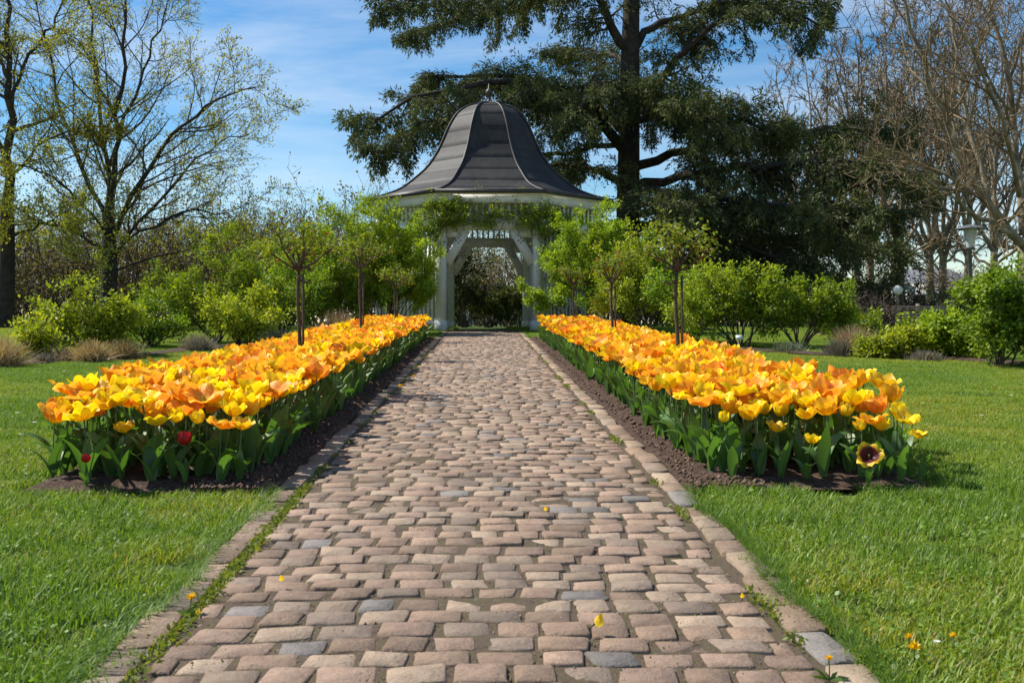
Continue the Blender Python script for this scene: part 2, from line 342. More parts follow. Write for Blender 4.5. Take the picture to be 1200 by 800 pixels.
for s in setts:
    h = 0.0105 + rng.normal(0, 0.0025)
    if s in nearset:
        mb = MB(); cl = []; add_stone(mb, cl, s, h); mb.build('cobblestone', M['stone'], path, col=np.concatenate(cl))
    else: add_stone(rest, rc, s, h)
tag(rest.build('cobblestone_paving', M['stone'], path, col=np.concatenate(rc)), kind='stuff')
for side, nm in ((-1, 'kerb_left'), (1, 'kerb_right')):
    base = sheet(nm, side * np.array([KI - 0.03, KO - 0.02]) if side > 0 else np.array([-KO + 0.02, -KI + 0.03]), np.linspace(PATH0, PATH1, 60), lambda X, Y: pz(X, Y) + 0.0005, M['joint']); tag(base, kind='structure')
    y = PATH0
    while y < PATH1 - 0.2:
        l = rng.uniform(0.17, 0.34); w = rng.uniform(0.102, 0.124)
        mb = MB(); cl = []; add_stone(mb, cl, (side * ((KI + KO) / 2 + rng.normal(0, 0.008)), y + l / 2, w, l), 0.019 + rng.normal(0, 0.004), True, rough=0.06)
        mb.build('kerb_stone', M['stone'], base, col=np.concatenate(cl)); y += l + rng.uniform(0.004, 0.016)
for side, nm in ((-1, 'flower_bed_left'), (1, 'flower_bed_right')):
    xs = np.linspace(KO + 0.002, 2.31, 24) * side
    if side < 0: xs = xs[::-1]
    def zf(X, Y):
        e = np.minimum(np.minimum(np.abs(X) - KO, 2.31 - np.abs(X)) / 0.12, np.minimum(Y - BED0 + 0.06, BED1 + 0.3 - Y) / 0.15); e = np.clip(e, 0, 1)
        return gz(Y) + 0.006 + e * (0.028 + 0.008 * np.random.default_rng(3).standard_normal(X.shape))
    b = sheet(nm, xs, np.arange(BED0 - 0.06, BED1 + 0.3, 0.05), zf, M['soil']); tag(b, kind='structure')
# crumbs of soil on the strips beside the kerbs
n = 5200
cx = np.where(rng.random(n) < 0.5, -1, 1) * uni(KO - 0.01, KO + 0.42, n); cyy = BED0 - 0.1 + (BED1 - BED0) * rng.random(n) ** 1.6
sz = uni(0.004, 0.017, n) ; base = np.array([(1, 0, 0), (-0.5, 0.87, 0), (-0.5, -0.87, 0), (0.1, 0.05, 0.9), (0, 0, -0.5)])
v = base[None] * (1 + 0.35 * rnd(n, 5, 1)) * sz[:, None, None]; th = uni(0, 6.28, n); c, s_ = np.cos(th)[:, None], np.sin(th)[:, None]
v = np.stack([v[..., 0] * c - v[..., 1] * s_, v[..., 0] * s_ + v[..., 1] * c, v[..., 2]], -1) + np.stack([cx, cyy, gz(cyy) + 0.036 - 0.03 * (np.abs(cx) < KO + 0.03)], 1)[:, None]
ti = np.array([(0, 1, 3), (1, 2, 3), (2, 0, 3), (1, 0, 4), (2, 1, 4), (0, 2, 4)])[None] + np.arange(n)[:, None, None] * 5
tag(obj('soil_crumbs', mesh_np('soil_crumbs', v, t=ti, mats=[M['clod']])), 'brown crumbs of soil on the bed edges beside the kerbs', 'soil', kind='stuff')

# ------------------------------------------------------------------ lawn grass (one object, instanced tufts)
def blades(n, half, hmin, hmax, w, lean=0.5):
    x = uni(-half, half, n); y = uni(-half, half, n); h = uni(hmin, hmax, n); a = uni(0, 6.28, n); ln = np.abs(rng.normal(0.35, 0.25, n)) * lean * 2
    d = np.stack([np.cos(a), np.sin(a), np.zeros(n)], 1); sd = np.stack([-np.sin(a), np.cos(a), np.zeros(n)], 1) * (w * uni(0.7, 1.4, n))[:, None]
    b = np.stack([x, y, np.full(n, -0.004)], 1); m = b + d * (h * ln * 0.35)[:, None] + UP * (h * 0.6)[:, None]; tp = b + d * (h * ln)[:, None] + UP * h[:, None]
    v = np.stack([b - sd, b + sd, m + sd * 0.8, m - sd * 0.8, tp], 1); k = np.arange(n) * 5
    u = rng.random(n)[:, None]; base = np.array([0.11, 0.20, 0.012]) * (1 - u) + np.array([0.34, 0.43, 0.038]) * u
    dry = rng.random(n) < 0.08; base[dry] = np.array([0.34, 0.31, 0.13])
    return v.reshape(-1, 3), np.stack([k, k + 1, k + 2, k + 3], 1), np.stack([k + 3, k + 2, k + 4], 1), rep(base, 5)
def scatter_object(name, protos, pos, rot, scl, idx, label, cat):
    """one stuff object: points carrying rotation, size and tuft number, instanced by geometry nodes"""
    me = bpy.data.meshes.new(name); me.vertices.add(len(pos)); me.vertices.foreach_set('co', np.asarray(pos, np.float32).ravel())
    for nm, ty, val in (('rz', 'FLOAT', rot), ('sz', 'FLOAT', scl), ('tuft', 'INT', idx)):
        at = me.attributes.new(nm, ty, 'POINT'); at.data.foreach_set('value', np.asarray(val, np.float32 if ty == 'FLOAT' else np.int32))
    o = obj(name, me); tag(o, label, cat, kind='stuff')
    ng = bpy.data.node_groups.new(name, 'GeometryNodeTree'); ng.interface.new_socket('Geometry', in_out='INPUT', socket_type='NodeSocketGeometry'); ng.interface.new_socket('Geometry', in_out='OUTPUT', socket_type='NodeSocketGeometry')
    gi = N(ng, 'NodeGroupInput'); go = N(ng, 'NodeGroupOutput'); jn = N(ng, 'GeometryNodeJoinGeometry'); lk = ng.links.new
    def at(nm, ty):
        a = N(ng, 'GeometryNodeInputNamedAttribute', data_type=ty); a.inputs['Name'].default_value = nm; return a.outputs[0]
    rz = N(ng, 'ShaderNodeCombineXYZ'); lk(at('rz', 'FLOAT'), rz.inputs['Z']); sx = N(ng, 'ShaderNodeCombineXYZ'); sa = at('sz', 'FLOAT')
    for k in 'XYZ': lk(sa, sx.inputs[k])
    for i, pm in enumerate(protos):
        po = bpy.data.objects.new('%s_tuft' % name, pm)
        oi = N(ng, 'GeometryNodeObjectInfo'); oi.inputs['Object'].default_value = po; oi.inputs['As Instance'].default_value = True
        cm = N(ng, 'FunctionNodeCompare', data_type='INT', operation='EQUAL'); cm.inputs['B'].default_value = i
        ib = [s for s in cm.inputs if s.type == 'INT']; lk(at('tuft', 'INT'), ib[0]); ib[1].default_value = i
        ip = N(ng, 'GeometryNodeInstanceOnPoints'); lk(gi.outputs[0], ip.inputs['Points']); lk(cm.outputs[0], ip.inputs['Selection']); lk(oi.outputs['Geometry'], ip.inputs['Instance'])
        lk(rz.outputs[0], ip.inputs['Rotation']); lk(sx.outputs[0], ip.inputs['Scale']); lk(ip.outputs[0], jn.inputs[0])
    lk(jn.outputs[0], go.inputs[0])
    md = o.modifiers.new('scatter', 'NODES'); md.node_group = ng; return o
pro = []
for k in range(9):
    v, q, t, c = blades(700, 0.15, 0.014 if k % 2 else 0.018, 0.036 if k % 2 else 0.052, 0.0019, 0.95)
    if 3 <= k < 6: c = c * np.array([1.35, 1.10, 1.2])
    if k >= 6: c = c * np.array([0.72, 0.86, 0.9]); v[:, 2] *= 1.25
    m_ = 70; lp = np.stack([uni(-0.15, 0.15, m_), uni(-0.15, 0.15, m_), uni(0.012, 0.035, m_)], 1); ld = rnd(m_, 3); ld[:, 2] *= 0.25; lu = rnd(m_, 3) * 0.35; lu[:, 2] += 1   # clover leaves
    v2, q2 = leaves(lp, uni(0.010, 0.020, m_), 0.8, ld, 0.05, lu); q = np.concatenate([q, q2 + len(v)]); v = np.concatenate([v, v2]); c = np.concatenate([c, np.tile(np.array([0.14, 0.24, 0.035]), (len(v2), 1)) * rep(uni(0.8, 1.4, m_, 1), 4)])
    pro.append(mesh_np('grass_tuft', v, q, t, col=c, mats=[M['grass']]))
px_, py_ = [], []
def lawn_ok(x, y):
    ax = abs(x)
    if BED0 - 0.07 < y < BED1 + 0.34: return ax > 2.34
    return ax > KO + 0.07 if y < PATH1 + 0.3 else ax > 0.9
st = 0.2
for yy in np.arange(1.9, 34, st):
    lim = 0.62 * yy + 1.6
    s2 = st
    for xx in np.arange(-lim, lim, s2):
        X = xx + rng.uniform(-0.06, 0.06); Y = yy + rng.uniform(-0.06, 0.06)
        if lawn_ok(X, Y): px_.append(X); py_.append(Y)
px_ = np.array(px_); py_ = np.array(py_); n = len(px_)
patch = np.sin(px_ * 1.3 + 0.4 * py_) + np.sin(py_ * 1.1 - px_ * 0.6) + rng.normal(0, 0.7, n)
ti = np.where(patch > 0.6, 3, np.where(patch < -1.0, 6, 0)) + rng.integers(0, 3, n)
scatter_object('lawn_grass', pro, np.stack([px_, py_, gz(py_) - 0.010], 1), uni(0, 6.28, n), uni(0.85, 1.2, n) , ti, 'short bright green grass of the lawn on both sides of the path', 'grass')
# long blades hanging over the kerbs
n = 5200; sd = np.where(rng.random(n) < 0.5, -1, 1); yy = np.where(rng.random(n) < 0.75, uni(1.9, 5.15, n), uni(BED1 + 0.3, 26.4, n))
hx = KO - 0.02 + np.abs(rng.normal(0, 0.05, n)) + 0.03 * np.sin(yy * 5) ; h = uni(0.045, 0.10, n)
b = np.stack([sd * hx, yy, gz(yy) + 0.005], 1); d = np.stack([-sd * uni(-0.5, 1.1, n), rng.normal(0, 0.6, n), uni(0.5, 1.2, n)], 1); d = norm(d)
s3 = np.stack([-d[:, 1], d[:, 0], np.zeros(n)], 1) * 0.0022; mm = b + d * (h * 0.55)[:, None]; tp = b + d * h[:, None] - UP * (h * 0.2)[:, None] + np.stack([-sd * h * 0.25, 0 * h, 0 * h], 1)
v = np.stack([b - s3, b + s3, mm + s3 * 0.8, mm - s3 * 0.8, tp], 1); k = np.arange(n) * 5; u = rng.random((n, 1))
c = np.array([0.07, 0.16, 0.015]) * (1 - u) + np.array([0.16, 0.25, 0.035]) * u
tag(obj('grass_fringe', mesh_np('grass_fringe', v, np.stack([k, k + 1, k + 2, k + 3], 1), np.stack([k + 3, k + 2, k + 4], 1), col=rep(c, 5), mats=[M['grass']])), 'long grass blades hanging over the kerb stones', 'grass', kind='stuff')
# weeds in the joint between setts and kerbs, moss in the joints
def weeds(n, xf, yf, size, name, label):
    x, y = xf(n), yf(n); p = np.stack([x, y, pz(x, y) + 0.012], 1); d = rnd(n, 3); d[:, 2] = np.abs(d[:, 2]) * 0.8 + 0.15
    v, q = leaves(p, uni(*size, n), 0.45, d); u = rng.random((n, 1)); c = np.array([0.09, 0.16, 0.015]) * (1 - u) + np.array([0.26, 0.27, 0.04]) * u
    tag(obj(name, mesh_np(name, v, q, col=rep(c, 4), mats=[M['leaf']])), label, 'weeds', kind='stuff')
def clumpy(lo, hi, n, k):
    cc = lo + (hi - lo) * rng.random(k) ** 1.7; return np.clip(cc[rng.integers(0, k, n)] + rng.normal(0, 0.06, n), lo, hi)
weeds(4200, lambda n: -(KI + HW) / 2 + rng.normal(0, 0.016, n), lambda n: np.where(rng.random(n) < 0.55, uni(2.2, 5.2, n), clumpy(2, 22, n, 60)), (0.008, 0.026), 'joint_weeds_left', 'small green weeds in the joint along the left kerb')
weeds(1500, lambda n: (KI + HW) / 2 + rng.normal(0, 0.014, n), lambda n: clumpy(2.2, 20, n, 26), (0.008, 0.03), 'joint_weeds_right', 'small green weeds in the joint along the right kerb')
# grit and crumbs lying in the joints of the near paving
n = 7000; gx = uni(-HW, HW, n); gy = PATH0 + 0.5 + 7 * rng.random(n) ** 1.5; sz = uni(0.0015, 0.006, n)
v = base[None] * (1 + 0.4 * rnd(n, 5, 1)) * sz[:, None, None] + np.stack([gx, gy, pz(gx, gy) + 0.006], 1)[:, None]; u = rng.random((n, 1)); gc = np.array([0.10, 0.075, 0.05]) * (1 - u) + np.array([0.42, 0.34, 0.25]) * u; gm = rng.random(n) < 0.12; gc[gm] = np.array([0.16, 0.17, 0.03])
ti = np.array([(0, 1, 3), (1, 2, 3), (2, 0, 3), (1, 0, 4), (2, 1, 4), (0, 2, 4)])[None] + np.arange(n)[:, None, None] * 5
tag(obj('joint_grit', mesh_np('joint_grit', v, t=ti, col=rep(gc, 5), mats=[M['dry']])), 'sand grit and crumbs in the joints of the near paving', 'grit', kind='stuff')

# ------------------------------------------------------------------ gazebo
GC = P(573, 380, 29.75); GX, GY = float(GC[0]), float(GC[1]); GF = float(gz(GY - 3))    # centre and floor
gzb = empty('gazebo', (GX, GY, GF)); tag(gzb, 'white octagonal garden gazebo with bell shaped grey metal roof at the path end', 'gazebo')
RP, RE = 3.25, 3.68
def oct(i, r): a = R(-90 - 22.5 + 45 * i); return np.array([r * math.cos(a), r * math.sin(a), 0.0])      # corners 0 and 1 frame the front face
Z = np.array([0, 0, 1.0])
def floor_disc():
    mb = MB(); mb.lathe([(0.0, 0.03), (RP + 0.18, 0.03), (RP + 0.18, -0.1)], 8); v = mb.v[0]
    a = math.pi / 8; mb.v[0] = np.stack([v[:, 0] * math.cos(a) - v[:, 1] * math.sin(a), v[:, 0] * math.sin(a) + v[:, 1] * math.cos(a), v[:, 2]], 1); return mb
floor_disc().build('floor', M['joint'], gzb)
ZB0, ZB1, ZS1, ZF1 = 2.64, 2.90, 3.33, 3.57      # beam bottom, beam top, frieze top, fascia top
for i in range(8):
    p = oct(i, RP); a = math.atan2(p[1], p[0]); Mz = np.array(Matrix.Rotation(a, 3, 'Z'))
    MB().box(p + Z * ZF1 / 2, (0.24, 0.24, ZF1 - 0.02), Mz).build('post', M['white'], gzb)
    MB().box(p + Z * 0.14, (0.29, 0.29, 0.28), Mz).build('post_base', M['white'], gzb)
    MB().box(p + Z * (ZF1 - 0.30), (0.285, 0.285, 0.05), Mz).build('post_collar', M['white'], gzb)
slat_f = MB().box((0, 0, 0), (0.06, 0.035, ZS1 - ZB1 + 0.02)).mesh('slat', M['white'])
slat_w = MB().box((0, 0, 0), (0.07, 0.03, ZB0 - 0.16)).mesh('slat', M['white'])
for i in range(8):
    a, b = oct(i, RP), oct(i + 1, RP); d = b - a; ln = np.linalg.norm(d); d /= ln; ang = math.atan2(d[1], d[0]); e = 0.13
    def rail(z0, z1, w, nm, off=0.0):
        return MB().bar(a + d * e + Z * (z0 + z1) / 2, b - d * e + Z * (z0 + z1) / 2, w, z1 - z0).build(nm, M['white'], gzb)
    rail(ZB0, ZB1, 0.16, 'beam'); rail(ZS1, ZF1 - 0.03, 0.18, 'fascia'); rail(ZB1 + 0.001, ZB1 + 0.03, 0.10, 'rail')
    ns = 13
    for k in range(ns):
        o = obj('slat', slat_f, gzb); p = a + d * (e + (ln - 2 * e) * (k + 0.5) / ns); o.location = (p[0], p[1], (ZB1 + ZS1) / 2 + 0.012); o.rotation_euler = (0, 0, ang)
    if i in (0, 4):          # the front and rear openings have braces with a pattern of drilled holes
        inn = np.array([-d[1], d[0], 0])
        for s, q in ((1, a + d * e), (-1, b - d * e)):
            mb = MB(); lo = q + Z * (ZB0 - 0.86); hi = q + d * s * 0.50 + Z * (ZB0 + 0.02)
            mb.bar(lo, hi, 0.10, 0.24, np.cross(hi - lo, inn))
            br = mb.build('brace', M['white'], gzb)
            MB().box(q + d * s * 0.235 + Z * (ZB0 - 0.09), (0.47, 0.07, 0.18), np.stack([d, inn, Z], 1)).build('brace_plate', M['white'], gzb)
            for hx, hz in ((0.30, -0.20), (0.36, -0.27), (0.24, -0.27), (0.36, -0.14), (0.30, -0.33)):
                c0 = q + d * s * hx + Z * (ZB0 + hz); hb = MB(); hb.tube([c0 - inn * 0.056, c0 + inn * 0.056], [0.020, 0.020], 10); hb.build('drilled_hole', M['hole'], br)
    else:
        ns = 14
        for k in range(ns):
            o = obj('slat', slat_w, gzb); p = a + d * (e + (ln - 2 * e) * (k + 0.5) / ns); o.location = (p[0], p[1], 0.16 + (ZB0 - 0.16) / 2); o.rotation_euler = (0, 0, ang)
        for z in (0.18, 1.0): rail(z, z + 0.09, 0.075, 'rail')
# bell roof: bands of metal sheet between eight ribs
prof = [(1.0, 0.0), (0.86, 0.046), (0.72, 0.118), (0.608, 0.225), (0.515, 0.33), (0.442, 0.457), (0.39, 0.58), (0.338, 0.725), (0.268, 0.865), (0.166, 0.955), (0.015, 1.0)]
pr = np.array(prof); RH = 2.98
tt = np.linspace(0, len(pr) - 1, 61); ps = smooth_line(np.c_[pr, np.zeros(len(pr))], 61)[:, :2]
def rp(u): f = u * 60; i = min(int(f), 59); w = f - i; q = ps[i] * (1 - w) + ps[i + 1] * w; return q[0] * RE, q[1] * RH + ZF1 + 0.05
roof = MB(); v = [oct(i, RE - 0.03) + Z * (ZF1 - 0.02) for i in range(8)] + [oct(i, RE - 0.02) + Z * (ZF1 + 0.04) for i in range(8)]
roof.add(np.array(v), [(i, (i + 1) % 8, 8 + (i + 1) % 8, 8 + i) for i in range(8)] + [(3, 2, 1, 0), (7, 4, 3, 0), (7, 6, 5, 4)] + [(8, 9, 10, 11), (8, 11, 12, 15), (12, 13, 14, 15)])
roof = roof.build('roof', M['white'], gzb)
def band_edges(): return [0.0, 0.115, 0.225, 0.335, 0.445, 0.555, 0.665, 0.775, 0.87, 1.0]
for i in range(8):
    be = band_edges()
    for k in range(len(be) - 1):
        us = np.linspace(be[k], be[k + 1] + (0.004 if k < len(be) - 2 else 0), 4); mb = MB(); v = []
        for j, u in enumerate(us):
            r, z = rp(min(u, 1)); lift = 0.003 * (1 - j / 3) + 0.004
            for f in (0, 0.5, 1):
                p = oct(i, r) * (1 - f) + oct(i + 1, r) * f; nrm_ = norm(oct(i, 1) + oct(i + 1, 1)); v.append(p + Z * z + nrm_ * lift * 0.7 + Z * lift * 0.7)
        v = np.array(v); q = [(a * 3 + b, a * 3 + b + 1, a * 3 + b + 4, a * 3 + b + 3) for a in range(3) for b in range(2)]
        lowv = v[:3] - Z * 0.02; mb.add(np.concatenate([v, lowv]), q + [(12, 13, 1, 0), (13, 14, 2, 1)])
        c = np.array([0.040, 0.0385, 0.0375]) * rng.uniform(0.93, 1.08); mb.build('roof_panel', M['roof'], roof, col=np.tile(c, (15, 1)))
    us = np.linspace(0, 0.99, 30); pts = []
    for u in us: r, z = rp(u); pts.append(oct(i, r + 0.02) + Z * (z + 0.02))
    MB().tube(pts, [0.028] * 30, 6).build('roof_rib', M['roof_trim'], roof, smooth=True)
    a, b = oct(i, RE), oct(i + 1, RE); MB().bar(a + Z * (ZF1 + 0.045), b + Z * (ZF1 + 0.045), 0.10, 0.10).build('gutter', M['roof_trim'], roof)
    a, b = oct(i, RE - 0.20), oct(i + 1, RE - 0.20); MB().bar(a + Z * (ZF1 - 0.13), b + Z * (ZF1 - 0.13), 0.06, 0.215).build('cornice', M['white'], roof)
fin = MB(); zt = ZF1 + 0.05 + RH; fin.lathe([(0.16, zt - 0.06), (0.12, zt + 0.03), (0.05, zt + 0.07), (0.035, zt + 0.2), (0.09, zt + 0.25), (0.11, zt + 0.31), (0.08, zt + 0.38), (0.03, zt + 0.42), (0.015, zt + 0.56), (0.0, zt + 0.57)], 12)
fin.build('finial', M['roof_trim'], roof, smooth=True)

# ------------------------------------------------------------------ tulips
YEL, GOLD, ORA, DEEP = np.array([0.96, 0.76, 0.012]), np.array([0.96, 0.61, 0.016]), np.array([0.95, 0.42, 0.04]), np.array([0.93, 0.30, 0.04])
RED = np.array([0.50, 0.006, 0.008]); DARK = np.array([0.11, 0.004, 0.008])
def petal_geom(Ln, Wd, op, ruf, nu, nv, c_main, c_base, c_edge, seed):
    """one petal of a tulip: op 0 closed cup .. 1 wide open, ruf ruffled rim"""
    g = np.random.default_rng(seed); r, z = 0.006, 0.0; prof = []
    a0, a1 = R(28), R(100 - 62 * op)
    for i in range(nv + 1):
        v = i / nv; prof.append((r, z)); a = a0 + (a1 - a0) * min(1, v * 1.5) ** 0.8 if v < 0.72 else a1 - R(22 + 40 * op) * (v - 0.72) / 0.28
        r += math.cos(a) * Ln / nv; z += math.sin(a) * Ln / nv
    V, C = [], []; ph = g.uniform(0, 6.28)
    for i, (r, z) in enumerate(prof):
        v = i / nv; wd = Wd * min(1, 0.28 + 0.72 * (v / 0.45) ** 0.8) * (1 - 0.42 * max(0, (v - 0.6) / 0.4) ** 2)
        for j in range(nu + 1):
            u = -1 + 2 * j / nu; s = u * wd; rc = max(r, 0.022) * (1 + 0.5 * op) + 0.006; ph2 = s / rc
            rr = r - rc * (1 - math.cos(ph2)) * (1 - 0.25 * op); yy = rc * math.sin(ph2)
            zz = z - 0.021 * abs(u) ** 2.2 * v * v + ruf * v * abs(u) ** 1.2 * 0.010 * math.sin(3.2 * u + 5 * v + ph) + g.normal(0, 0.0006)
            rr += ruf * 0.010 * v * math.sin(4.1 * u + ph * 1.7)
            V.append((rr, yy, zz)); t = min(1, max(0, (v - 0.05) / 0.38)); c = c_base * (1 - t) + c_main * t
            e = max(abs(u) ** 2 * 0.8 * v, max(0, v - 0.8) * 3.2); e = min(1, e) * 0.8; c = c * (1 - e) + c_edge * e; st_ = max(0, 1 - abs(u) * 2.2) * (1 - v) * 0.5 + 0.16 * g.random(); C.append(c * (1 - st_) + c * np.array([0.98, 0.78, 0.9]) * st_)
    q = [(i * (nu + 1) + j, i * (nu + 1) + j + 1, (i + 1) * (nu + 1) + j + 1, (i + 1) * (nu + 1) + j) for i in range(nv) for j in range(nu)]
    return np.array(V), np.array(q), np.array(C)
def tleaf_geom(Ln, Wd, out, seed, ns=6):
    g = np.random.default_rng(seed); V = []; r, z = 0.008, 0.0; a = R(g.uniform(66, 84)); tw = g.uniform(-0.9, 0.9); wav = g.uniform(0, 6.28)
    for i in range(ns + 1):
        v = i / ns; wd = Wd * (math.sin(math.pi * min(0.985, 0.13 + 0.86 * v)) ** 0.8) * 0.5; f = 0.45 * (1 - 0.5 * v); th = tw * v * v
        for u in (-1, 0, 1):
            yy = u * wd * math.cos(th); dz = u * wd * math.sin(th); V.append((r - abs(u) * wd * f * math.sin(a), yy, z + abs(u) * wd * f * math.cos(a) + dz + 0.006 * math.sin(5 * v + wav + u) * abs(u)))
        r += math.cos(a) * Ln / ns; z += math.sin(a) * Ln / ns; a -= R(out) * (0.3 + 1.4 * v) / ns
    q = [(i * 3 + j, i * 3 + j + 1, i * 3 + j + 4, i * 3 + j + 3) for i in range(ns) for j in range(2)]
    c = np.array([0.085, 0.185, 0.042]) * g.uniform(0.7, 1.3) + np.array([0.012, 0.02, 0.012]) * g.uniform(0, 1)
    return np.array(V), np.array(q), np.tile(c, (len(V), 1))
def rotz(v, a): c, s = math.cos(a), math.sin(a); return np.stack([v[:, 0] * c - v[:, 1] * s, v[:, 0] * s + v[:, 1] * c, v[:, 2]], 1)
# kinds: name, openness, ruffle, petal length, petal half width, main, base, edge
KINDS = [('yellow', 0.12, 0.3, 0.098, 0.046, YEL, YEL * 0.95, YEL * 1.04),
         ('yellow', 0.45, 0.6, 0.10, 0.048, YEL, GOLD, YEL * 1.04),
         ('golden', 0.62, 1.0, 0.105, 0.050, GOLD, YEL, YEL),
         ('golden', 0.30, 0.8, 0.102, 0.050, GOLD, YEL, ORA),
         ('orange', 0.55, 1.1, 0.108, 0.052, ORA, YEL, GOLD),
         ('orange', 0.28, 0.9, 0.108, 0.052, ORA, YEL, DEEP),
         ('orange', 0.85, 1.2, 0.108, 0.052, DEEP * 0.5 + ORA * 0.5, YEL, GOLD),
         ('yellow', 0.85, 0.9, 0.105, 0.050, YEL, GOLD, YEL),
         ('yellow', 0.0, 0.2, 0.080, 0.036, YEL * np.array([0.9, 0.95, 1]), np.array([0.5, 0.5, 0.03]), YEL), ('orange', 1.05, 1.6, 0.11, 0.052, ORA, GOLD, YEL)]
SPEC = [('red', 0.15, 0.5, 0.085, 0.045, RED, RED * 0.8, RED), ('bicolour', 0.95, 0.5, 0.105, 0.052, GOLD, DARK, YEL)]
def petals(kd, nu, nv, seed):
    """six petals (two whorls) of a kind, as separate geometries"""
    out = []
    for j in range(6):
        inner = j % 2; op = kd[1] * (0.8 if inner else 1.0)
        V, q, C = petal_geom(kd[3] * (0.96 if inner else 1), kd[4] * (0.95 if inner else 1), op, kd[2], nu, nv, kd[5] * np.array([1, 0.94 if inner else 1, 1]), kd[6], kd[7], seed * 10 + j)
        if kd[0] == 'bicolour':
            d = np.clip((0.78 - np.linalg.norm(V, axis=1) / kd[3]) * 8, 0, 1)[:, None]; C = C * (1 - d) + DARK * d
        if not inner: V = V + np.array([0.002, 0, -0.002])
        out.append((V, q, C, j * math.pi / 3 + 0.12 * math.sin(seed + j * 2.1)))
    return out
HS = 0.395                                  # stem height of a tulip at scale 1
def stem_pts(seed):
    g = np.random.default_rng(seed); b = g.normal(0, 0.022, 2); t = np.linspace(0, 1, 5); return np.stack([b[0] * t ** 2, b[1] * t ** 2, HS * t], 1)
def tulip_proto(kd, seed, tilt=(0, 0)):
    g = np.random.default_rng(seed + 77); e = empty('tulip', (0, 0, 0)); sp = stem_pts(seed)
    s = MB().tube(sp, [0.0055, 0.005, 0.0047, 0.0045, 0.005], 6); s.build('stem', M['tleaf'], e, True, col=np.tile(np.array([0.075, 0.15, 0.035]), (s.n, 1)))
    a0 = g.uniform(0, 6.28)
    for k in range(3):
        V, q, C = tleaf_geom(g.uniform(0.24, 0.36), g.uniform(0.06, 0.105), g.uniform(20, 125), seed * 5 + k)
        o = obj('leaf', mesh_np('leaf', V, q, col=C, smooth=True, mats=[M['tleaf']]), e); o.rotation_euler = (0, 0, a0 + k * 2.2 + g.uniform(-0.3, 0.3)); o.location = (0, 0, k * 0.012)
    mb = MB(); mb.tube([(0, 0, -0.002), (0, 0, 0.014), (0, 0, 0.034)], [0.006, 0.007, 0.005], 6)
    b = mb.build('bloom', M['petal'], e, col=np.tile(np.array([0.35, 0.36, 0.05]), (mb.n, 1))); b.location = sp[-1]; b.scale = (g.uniform(1.02, 1.30),) * 3; b.rotation_euler = (tilt[0] + g.normal(0, 0.2), tilt[1] + g.normal(0, 0.2), g.uniform(0, 6))
    for V, q, C, a in petals(kd, 4, 5, seed):
        o = obj('petal', mesh_np('petal', V, q, col=C, smooth=True, mats=[M['petal']]), b); o.rotation_euler = (0, 0, a)
    return e
def copy_tree(o, parent=None):
    c = o.copy(); COL.objects.link(c); c.parent = parent
    for ch in o.children: copy_tree(ch, c)
    return c
protos = [tulip_proto(KINDS[i % 10], 100 + i) for i in range(20)]; used = set()
def place(k, loc, scale, rz, label=None, group=None):
    o = protos[k] if k not in used else copy_tree(protos[k]); used.add(k)
    o.location = [float(c) for c in loc]; o.scale = (scale,) * 3; o.rotation_euler = (0, 0, rz)
    tag(o, label, 'tulip', group); return o
# hand placed front flowers (photo pixel of the bloom, depth, kind)
front = [(62, 481, 5.35, 4, 'lone orange tulip at the outer front corner of the left bed'), (108, 474, 5.45, 6, 'wide open orange tulip second from the outer front corner of left bed'),
         (142, 493, 5.3, 2, 'low golden tulip at the front of the left bed'), (203, 480, 5.3, 0, 'closed yellow tulip at left bed front just above the red tulip'),
         (234, 481, 5.35, 0, 'small closed yellow tulip at left bed front right of the red tulip'), (155, 463, 5.6, 14, None), (190, 462, 5.6, 6, None), (275, 462, 5.5, 1, None), (300, 450, 5.7, 11, None),
         (1080, 499, 5.35, 7, 'wide open yellow tulip standing alone at the outer end of the right bed'), (1041, 490, 5.45, 1, 'yellow tulip second from the outer end of the right bed'),
         (1010, 489, 5.4, 0, 'closed yellow tulip above the dark centred tulip in the right bed'), (1026, 470, 5.6, 5, 'large orange tulip highest at outer front of right bed'), (987, 457, 5.8, 13, None),
         (965, 472, 5.6, 6, None), (940, 476, 5.5, 2, None), (915, 492, 5.35, 2, None), (945, 505, 5.3, 1, None), (870, 478, 5.5, 1, None), (850, 470, 5.6, 3, None), (893, 470, 5.7, 0, None)]
fpos = []
def tlabel(cn, X, Y):
    ax = abs(X); return '%s tulip %s of the %s bed, %s' % (cn, 'on path side' if ax < 1.55 else ('in middle' if ax < 1.98 else 'on lawn side'), 'left' if X < 0 else 'right', 'in its front rows' if Y < BED0 + 0.7 else 'just behind its front rows')
for (px, py, d, k, lab) in front:
    p = P(px, py + 14, d); g0 = float(gz(p[1])) + 0.03; sc = min(1.08, (p[2] - g0) / HS)
    sd = 'left' if px < 600 else 'right'; cn = KINDS[k % 10][0]
    place(k, (p[0], p[1], g0), sc, rng.uniform(0, 6.28), lab or tlabel(cn, p[0], p[1]), None if lab else '%s tulips at the front of the %s bed' % (cn, sd)); fpos.append((p[0], p[1]))
rp_ = tulip_proto(SPEC[0], 300); pr0 = P(217, 520, 5.22); g0 = float(gz(pr0[1])) + 0.03
rp_.location = [float(pr0[0]), float(pr0[1]), g0]; rp_.scale = (float((pr0[2] - g0) / HS),) * 3
tag(rp_, 'red tulip low among green leaves at the front of the left bed', 'tulip'); [setattr(b, 'scale', (1.7,) * 3) for b in rp_.children if b.name.startswith('bloom')]
rb = copy_tree(rp_); pr0 = P(101, 541, 5.10); rb.location = [float(pr0[0]), float(pr0[1]), g0]; rb.scale = (float((pr0[2] - g0) / HS),) * 3
tag(rb, 'small red tulip bud near the outer corner of the left bed', 'tulip')
